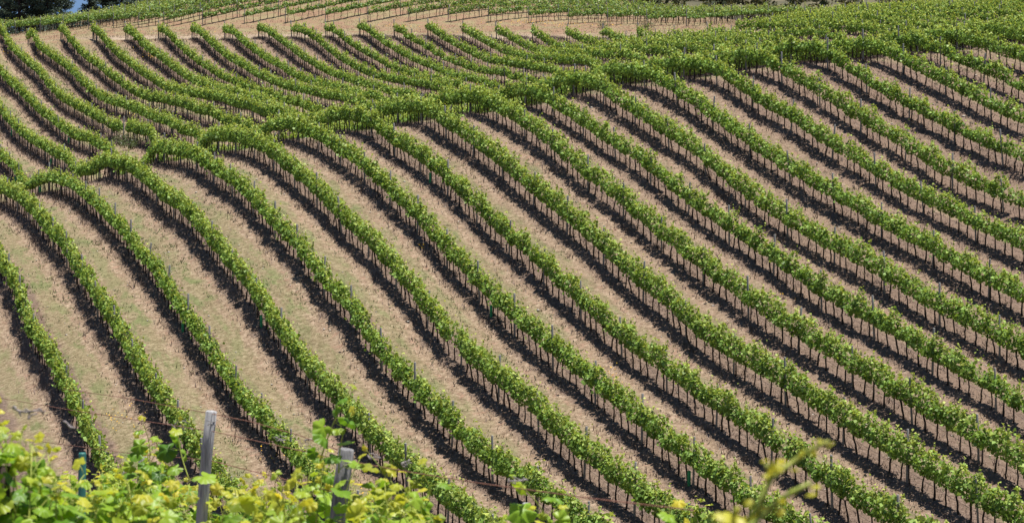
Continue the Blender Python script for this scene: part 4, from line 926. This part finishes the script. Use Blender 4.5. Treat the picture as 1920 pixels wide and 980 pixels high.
# ------------------------------------------------------------------ pines on the ridge behind
def pine(px, dist, h, w, seed, label, lean=0.0):
    g = np.random.default_rng(seed)
    x = (px - 960) / FPX * dist; y = dist; z = float(height(x, y))
    root = empty("pine_tree", (x, y, z)); tag(root, label, "tree", "dark pines behind the ridge")
    mb = MB()
    mb.tube([(0, 0, -0.3), (lean * 0.3, 0, h * 0.35), (lean * 0.7, 0.1, h * 0.7), (lean, 0, h * 0.97)], [0.24, 0.19, 0.11, 0.03], 8)
    P, Nn, S = [], [], []
    nb = 95
    for i in range(nb):
        f = 0.0 + 0.96 * (i / nb) ** 0.95; a = g.uniform(0, 2 * math.pi)
        reach = w * 0.5 * (1 - f) ** 0.55 * g.uniform(0.65, 1.15) * (1.25 if f < 0.6 else 1)
        base = np.array([lean * f, 0, h * f]); tip = base + np.array([math.cos(a) * reach, math.sin(a) * reach, reach * g.uniform(0.05, 0.45)])
        mid_ = base * 0.45 + tip * 0.55 - np.array([0, 0, 0.12 * reach])
        mb.tube([base, mid_, tip], [0.06, 0.04, 0.012], 5)
        for q in np.linspace(0.35, 1.05, max(3, int(reach * 2.6))):
            c = base * (1 - q) + tip * q; r = 0.28 + 0.36 * g.random()
            m = 38
            dr = g.normal(0, 1, (m, 3)); dr /= np.linalg.norm(dr, axis=1)[:, None]
            P.append(c + dr * r * g.uniform(0.3, 1.0, (m, 1)) * np.array([1, 1, 0.7])); Nn.append(dr + np.array([0, 0, 0.4])); S.append(g.uniform(0.13, 0.30, m))
    P, Nn, S = map(np.concatenate, (P, Nn, S))
    v, l = leaf_quads(P, Nn, S, 0.6, aspect=0.5)
    build("crown", v, l, 4, M_pine, root)
    mb.build("trunk", M_trunk, root)


for px, dd, hh, ww, ll in ((-28, 322, 16.5, 10.5, "dark pine cut off by the left edge of the photo"),
                           (4, 332, 15.5, 9.5, "tall dark pine at the upper left corner, second from the edge"),
                           (36, 312, 14.5, 8.5, "bushy dark pine, third from the left corner"),
                           (62, 326, 14.8, 8.0, "broad dark pine, fourth from the left corner"),
                           (88, 314, 14.4, 5.6, "dark pine, second to the left of the blue gap"),
                           (114, 322, 13.4, 3.2, "pointed pine just left of the blue gap in the trees"),
                           (168, 330, 11.0, 2.2, "small lone pine top standing in the blue gap"),
                           (194, 334, 12.6, 4.2, "dark pine right of the small lone pine"),
                           (228, 336, 14.0, 7.5, "dark pine above the vine leaves, second from the right of the pines"),
                           (258, 342, 14.5, 7.5, "rightmost dark pine, partly behind the rising vine rows")):
    pine(px, dd, hh, ww, 100 + px, ll)
for i, px in enumerate((-20, 14, 48, 82, 112, 140, 172, 205, 240)):
    x = (px - 960) / FPX * 306.0; z = float(height(x, 306.0))
    root = empty("shrub", (x, 306.0, z)); tag(root, f"dark bush at the foot of the pines, {ORD[i]} from the left, behind the vines", "shrub", "bushes below the pines")
    m = 900; dr = rng.normal(0, 1, (m, 3)); dr /= np.linalg.norm(dr, axis=1)[:, None]; dr[:, 2] = np.abs(dr[:, 2])
    w_, h_ = rng.uniform(1.5, 2.2), rng.uniform(1.9, 2.8)
    v, l = leaf_quads(dr * rng.uniform(0.5, 1.05, (m, 1)) * np.array([w_, w_ * 0.7, h_]), dr + (0, 0, 0.3), rng.uniform(0.14, 0.3, m), 0.6)
    build("foliage", v, l, 4, M_pine, root)
    mb = MB(); mb.tube([(0, 0, -0.2), (0.05, 0, h_ * 0.7)], [0.06, 0.02], 5); mb.build("stems", M_trunk, root)


# ------------------------------------------------------------------ foreground vines on the near slope
def grape_leaf_proto():
    m = 30
    th = np.arange(m) / m * 2 * math.pi
    r = 0.5 * (0.86 + 0.10 * np.cos(5 * th) + np.where(np.arange(m) % 2 == 0, 0.035, -0.035))
    notch = np.exp(-((np.minimum(np.abs(th - math.pi), 2 * math.pi - np.abs(th - math.pi))) / 0.28) ** 2)
    r = r * (1 - 0.72 * notch)
    rim = np.stack([r * np.cos(th), r * np.sin(th), -0.55 * r ** 2 + 0.05 * np.cos(5 * th) * (r / 0.5) + 0.02 * np.sin(3 * th)], -1)
    r2 = r * 0.52
    mid = np.stack([r2 * np.cos(th), r2 * np.sin(th), -0.35 * r2 ** 2 + 0.035 * np.cos(5 * th)], -1)
    v = np.concatenate([[(-0.08, 0, 0)], mid, rim])
    l, s = [], []
    for i in range(m):
        j = (i + 1) % m
        l += [0, 1 + i, 1 + j]; s.append(3)
        l += [1 + i, 1 + m + i, 1 + m + j, 1 + j]; s.append(4)
    return v, np.array(l), np.array(s)


GL = grape_leaf_proto()


def near_leaves(name, pos, direc, size, young, parent, org):
    """pos: leaf base points, direc: way the blade points"""
    m = len(pos)
    a = direc / (np.linalg.norm(direc, axis=1)[:, None] + 1e-9)
    up = np.array([0.15, -0.35, 1.0]) + rng.normal(0, 0.55, (m, 3))
    b = np.cross(up, a); b /= np.linalg.norm(b, axis=1)[:, None]
    n = np.cross(a, b)
    pv, pl, ps = GL
    cup = rng.uniform(0.3, 2.2, m)
    v = (pos[:, None] + size[:, None, None] * ((pv[None, :, 0:1] + 0.12) * a[:, None] + pv[None, :, 1:2] * b[:, None] * rng.uniform(0.8, 1.1, (m, 1, 1)) + pv[None, :, 2:3] * cup[:, None, None] * n[:, None]))
    l = (pl[None] + (np.arange(m) * len(pv))[:, None]).ravel()
    s = np.tile(ps, m)
    o = build(name, (v - np.array(org)).reshape(-1, 3), l, s, M_leaf_near, parent, smooth=True, attr={"young": np.repeat(young, len(ps))})
    return o


def wpt(px, py, d): return np.array([(px - 960) / FPX * d, d, -(py - HORIZON) / FPX * d])


def grow(specs, root, org, leaf=0.125):
    """specs: list of (px, d, top_py, shoot length m, lean)"""
    P, Dr, S, Yg = [], [], [], []
    mb = MB(); tend = MB()
    for px, d, top, ln, lean in specs:
        tip = wpt(px, top, d)
        base = tip + np.array([-lean * ln + rng.normal(0, 0.10), rng.normal(0, 0.10), -ln])
        bend = rng.normal(0, 0.07, 3); bend[2] = 0
        q = np.linspace(0, 1, 9)[:, None]
        pts = base * (1 - q) + tip * q + bend * np.sin(q * math.pi) + np.array([lean * 0.12, 0, 0]) * q ** 3
        mb.tube(pts - np.array(org), np.interp(q[:, 0], [0, 1], [0.0055, 0.002]), 5)
        m = max(4, int(ln / 0.052))
        for i in range(m):
            f = (i + rng.uniform(-0.2, 0.2)) / (m - 1); f = min(max(f, 0), 1)
            c = np.array([np.interp(f, q[:, 0], pts[:, j]) for j in range(3)])
            az = i * math.pi + rng.normal(0, 0.9); dr = np.array([math.cos(az), math.sin(az) - 0.15, rng.uniform(-0.5, 0.35) + 0.9 * max(0, f - 0.85) * 4])
            sz = leaf * (0.42 + 0.58 * min(1, (1 - f) * 2.4)) * rng.uniform(0.65, 1.25)
            pet = dr / np.linalg.norm(dr) * sz * rng.uniform(0.4, 0.7) + np.array([0, 0, sz * 0.2])
            mb.tube([c - org, c + pet * 0.5 + (0, 0, sz * 0.05) - org, c + pet - org], 0.0016, 3)
            P.append(c + pet); Dr.append(dr + np.array([0, 0, -0.25])); S.append(sz)
            Yg.append(min(1.0, max(0.0, (f - 0.70) * 2.2 + rng.normal(-0.06, 0.22))))
        if rng.random() < 0.35:
            c = pts[-2]; a0 = rng.uniform(0, 6.28); tt = np.linspace(0, 1, 10)
            tl = rng.uniform(0.08, 0.2)
            tend.tube(np.stack([c[0] + math.cos(a0) * tl * tt + 0.02 * np.sin(tt * 9), c[1] + math.sin(a0) * tl * tt, c[2] + tl * 0.7 * tt - 0.05 * tt ** 2 + 0.018 * np.cos(tt * 9)], -1) - org, 0.0018, 3)
    near_leaves("foliage", np.array(P), np.array(Dr), np.array(S), np.array(Yg), root, org)
    mb.build("shoots", M_stem, root)
    if tend.n: tend.build("tendrils", M_stem, root)


def gnarly_trunk(root, x, y, z0, h, org, r=0.035):
    mb = MB()
    q = np.linspace(0, 1, 8)
    mb.tube(np.stack([x + 0.05 * np.sin(q * 5 + x * 9), y + 0.03 * np.cos(q * 4), z0 - 0.1 + q * h], -1) - org, r * (1.15 - 0.4 * q), 8)
    mb.build("vine_trunk", M_trunk, root)


def dead_cane(px, py, d, ln, parent, org, seed):
    g = np.random.default_rng(seed)
    mb = MB()
    for s in range(3):
        c = wpt(px, py, d); n_ = 12
        st = g.normal(0, 1, (n_, 3)) * ln / n_ * 0.9; st[:, 0] += ln / n_ * 0.7; st[:, 2] -= ln / n_ * 0.25
        p = c + np.cumsum(st, 0)
        p[1:-1] = (p[:-2] + p[1:-1] * 2 + p[2:]) / 4
        mb.tube(p - org, g.uniform(0.002, 0.0045), 5)
    mb.build("dead_cane", M_cane, parent)


M_post_dark = noise_mat("dark_weathered_post", [(0.25, (0.10, 0.10, 0.105)), (0.5, (0.20, 0.195, 0.20)), (0.75, (0.33, 0.32, 0.32))], 11, bump=0.02, stretch=(5, 5, 0.6), detail=9)
M_teal = noise_mat("teal_plastic", [(0.3, (0.02, 0.10, 0.09)), (0.7, (0.05, 0.19, 0.16))], 9, rough=0.5)


def foreground():
    # -- the trellised row on the near slope, parallel to the rows across the valley
    n_row = 3.6
    def dist(px): return n_row / (ST + (px - 960) / FPX * CT)
    o_ = wpt(645, 850, dist(645)); org = np.array([o_[0], o_[1], float(height(o_[0], o_[1]))])
    root = empty("vine_row", tuple(org))
    tag(root, "bright near vine row at the bottom left with two weathered grey posts and rusty wires", "vine row", "vines in the foreground")
    xs = [180, 190, 230, 265, 300, 330, 400, 450, 490, 540, 580, 625, 645, 680, 700, 760, 800, 860]
    tops = [862, 855, 862, 815, 805, 885, 905, 898, 885, 900, 845, 830, 905, 905, 885, 880, 935, 985]
    specs = []
    px = 120.0
    while px < 850:
        top = float(np.interp(px, xs, tops)) + abs(rng.normal(0, 26)) + 2
        dd = dist(px)
        nrm = rng.normal(0, 0.22)
        if abs(px - 388) < 34 or abs(px - 640) < 42: nrm = abs(nrm) + 0.25
        specs.append((px, dd + nrm, top + (14 if nrm < 0 else 0), rng.uniform(0.55, 0.85), rng.uniform(-0.25, 0.25)))
        px += rng.uniform(4.0, 7.5) * (1 if px < 560 else 2.2)
    specs += [(652, 12.75, 728, 0.42, 0.12), (646, 12.8, 790, 0.3, 0.2), (700, 12.5, 850, 0.45, -0.2), (606, 13.6, 845, 0.4, 0.15), (330, 16.0, 790, 0.4, 0.1), (270, 17.5, 795, 0.5, -0.05), (690, 12.6, 858, 0.45, -0.35), (770, 12.0, 872, 0.4, 0.2)]
    grow(specs, root, org, leaf=0.148)
    for px, r, topy, botpx, tilt in ((396, 0.042, 770, 377, 0), (649, 0.047, 841, 633, 0)):
        d = dist(px); t = wpt(px, topy, d); zb = float(height(t[0], d))
        bx = (botpx - 960) / FPX * d
        slope = (t[0] - bx) / ((980 - topy) / FPX * d)
        b = np.array([t[0] - slope * (t[2] - zb + 0.3), d, zb - 0.3])
        mb = MB(); q = np.linspace(0, 1, 9)
        p = b[None] * (1 - q[:, None]) + t[None] * q[:, None]; p[:, 0] += 0.004 * np.sin(q * 13)
        mb.tube(np.vstack([p[:-1], p[-1] * 0.985 + p[-2] * 0.015, p[-1]]) - org, np.append(r * (1.06 - 0.08 * q + 0.02 * np.sin(q * 9)), r * 0.86), 14)
        post = mb.build("trellis_post", M_post_near if px < 500 else M_post_dark, root)
        st = MB()                                   # staple and a loop of tying wire
        c = t + np.array([0.0, -r, -0.10]) - org
        st.tube([c + (-0.02, 0, 0), c + (-0.01, -0.008, 0.012), c + (0.012, -0.008, 0.012), c + (0.02, 0, 0)], 0.0025, 5)
        a = np.linspace(0, 6.28, 13)
        st.tube(np.stack([t[0] - org[0] + r * 1.08 * np.cos(a), t[1] - org[1] + r * 1.08 * np.sin(a), t[2] - org[2] - 0.07 + 0.004 * np.sin(a * 2)], -1), 0.002, 4)
        st.build("wire_staple", M_wire, post)
    for wp in ([(-40, 739, 9), (138, 769), (292, 792), (398, 808), (645, 862), (760, 883), (905, 906), (1120, 935), (1300, 956)],
               [(120, 729), (250, 748), (396, 775), (470, 790), (560, 815), (648, 848)],
               [(60, 825), (250, 850), (392, 862), (640, 925)]):
        pts = []
        for w_ in wp:
            d = dist(w_[0]) if w_[0] > 130 else min(dist(130) + (130 - w_[0]) * 0.02, 26)
            pts.append(wpt(w_[0], w_[1], d) - org)
        mb = MB(); mb.tube(pts, 0.0028, 5); mb.build("trellis_wire", M_rust, root)
    for i, (px, py, ln) in enumerate([(512, 822, 0.10), (322, 797, 0.16), (690, 850, 0.08), (570, 824, 0.05), (752, 868, 0.06), (955, 900, 0.12)]):
        dead_cane(px, py, dist(px) - 0.02, ln, root, org, 60 + i)
    for px in (250, 330, 470, 560, 700, 790):
        d = dist(px); x = (px - 960) / FPX * d
        gnarly_trunk(root, x, d, float(height(x, d)), 1.0, org)

    # -- nearer vines filling the lower left corner
    def vine(name_label, x0, x1, d, prof, step, leaf, extra=(), ln=(0.45, 0.7)):
        cx = ((x0 + x1) / 2 - 960) / FPX * d
        org = np.array([cx, d, float(height(cx, d))])
        root = empty("grapevine", tuple(org)); tag(root, name_label, "vine", "vines in the foreground")
        specs = []; px = x0
        while px < x1:
            top = float(np.interp(px, [p[0] for p in prof], [p[1] for p in prof])) + abs(rng.normal(0, 20))
            specs.append((px, d + rng.normal(0, 0.16), top, rng.uniform(*ln), rng.uniform(-0.25, 0.25))); px += step * rng.uniform(0.7, 1.3)
        specs += list(extra)
        grow(specs, root, org, leaf)
        gnarly_trunk(root, cx, d, org[2], -(prof[0][1] + 90 - HORIZON) / FPX * d - org[2] + 0.05, org)
        return root, org
    r_, o_ = vine("bright green vine with large leaves filling the lower left corner", -70, 130, 9.5, [(-70, 760), (0, 765), (40, 800), (75, 840), (130, 900)], 9, 0.135)
    for i, (px, py, ln) in enumerate([(22, 764, 0.06), (42, 768, 0.10), (118, 790, 0.06)]): dead_cane(px, py, 9.5, ln, r_, o_, 80 + i)
    vine("vine of yellow green shoots along the bottom edge, left of the left post", 130, 335, 10.5, [(130, 888), (160, 885), (200, 925), (260, 890), (330, 930), (370, 950)], 10, 0.165)
    vine("vine with large glossy leaves between the two grey posts", 430, 575, 10.0, [(400, 925), (450, 935), (540, 900), (600, 870), (620, 920)], 12, 0.165)
    vine("low yellow green vine right of the right grey post, at the bottom edge", 676, 800, 10.5, [(650, 950), (720, 925), (760, 905), (800, 960)], 14, 0.16)
    vine("small vine top with yellow leaves at the bottom edge near the centre", 950, 1100, 11.5, [(950, 975), (975, 925), (1010, 960), (1050, 940), (1100, 985)], 24, 0.15, extra=[(968, 11.4, 893, 0.4, -0.2)], ln=(0.3, 0.5))
    vine("few pale leaves poking up at the bottom edge right of centre", 1235, 1300, 10.5, [(1235, 952), (1265, 935), (1300, 975)], 26, 0.15, ln=(0.25, 0.4))
    # -- blurred shoot close to the camera
    d = 3.9
    cx = (1390 - 960) / FPX * d; org = np.array([cx, d, float(height(cx, d))])
    root = empty("grapevine", tuple(org)); tag(root, "blurred yellow shoot tip close to the camera at the bottom right", "vine", "vines in the foreground")
    mb = MB(); base = np.array([cx, d, org[2]])
    top0 = wpt(1385, 990, d)
    mb.tube([base - org - (0, 0, 0.1), base * 0.5 + top0 * 0.5 - org + (0.03, 0, 0), top0 - org], [0.03, 0.022, 0.012], 7); mb.build("vine_trunk", M_trunk, root)
    mb = MB(); P, Dr, S = [], [], []
    for path in ([(1385, 1000), (1420, 950), (1448, 893), (1478, 872), (1510, 848), (1552, 828)], [(1400, 990), (1440, 955), (1480, 925), (1520, 905)], [(1350, 1010), (1372, 975), (1380, 955)], [(1448, 893), (1442, 880), (1437, 873)]):
        pts = np.array([wpt(a, b, d + 0.06 * math.sin(a)) for a, b in path])
        mb.tube(pts - org, np.linspace(0.0052, 0.0042, len(pts)), 6)
        for c in pts[1:]:
            for _ in range(2): P.append(c + rng.normal(0, 0.008, 3)); Dr.append(np.array([rng.normal(0.6, 0.5), rng.normal(-0.2, 0.4), rng.normal(0.4, 0.5)])); S.append(rng.uniform(0.012, 0.024))
    for a, b, s in ((1382, 968, 0.07), (1405, 985, 0.05), (1370, 990, 0.05), (1362, 972, 0.045)):
        P.append(wpt(a, b, d)); Dr.append(np.array([rng.normal(0, 0.6), -0.3, 0.3])); S.append(s)
    mb.build("shoots", M_stem, root)
    near_leaves("foliage", np.array(P), np.array(Dr), np.array(S), np.full(len(P), 0.7), root, org)
    # -- near tree guard and the short post tops of the next rows
    for px, py, d, label, m, r, nm, cat in ((152, 848, 17.5, "teal plastic tube rising from the leaves at the lower left", M_teal, 0.03, "tree_guard", "tree guard"),
                                     (983, 942, 13.6, "small grey post top at the bottom edge near the centre", M_post_near, 0.022, "wooden_post", "post"),
                                     (265, 838, 24.0, "short grey post top behind the leaves at the lower left", M_post_near, 0.05, "wooden_post", "post")):
        t = wpt(px, py, d); zb = float(height(t[0], d)); h = t[2] - zb
        mb = MB(); mb.tube([(-0.02 * h, 0, -0.2), (0, 0, h * 0.5), (0.01, 0, h - 0.01), (0.01, 0, h)], [r, r, r, r * 0.85], 12)
        o = mb.build(nm, m, loc=(t[0], d, zb)); tag(o, label, cat)


foreground()
print("OBJECTS", len(bpy.data.objects), "POLYS", sum(len(m.polygons) for m in bpy.data.meshes))
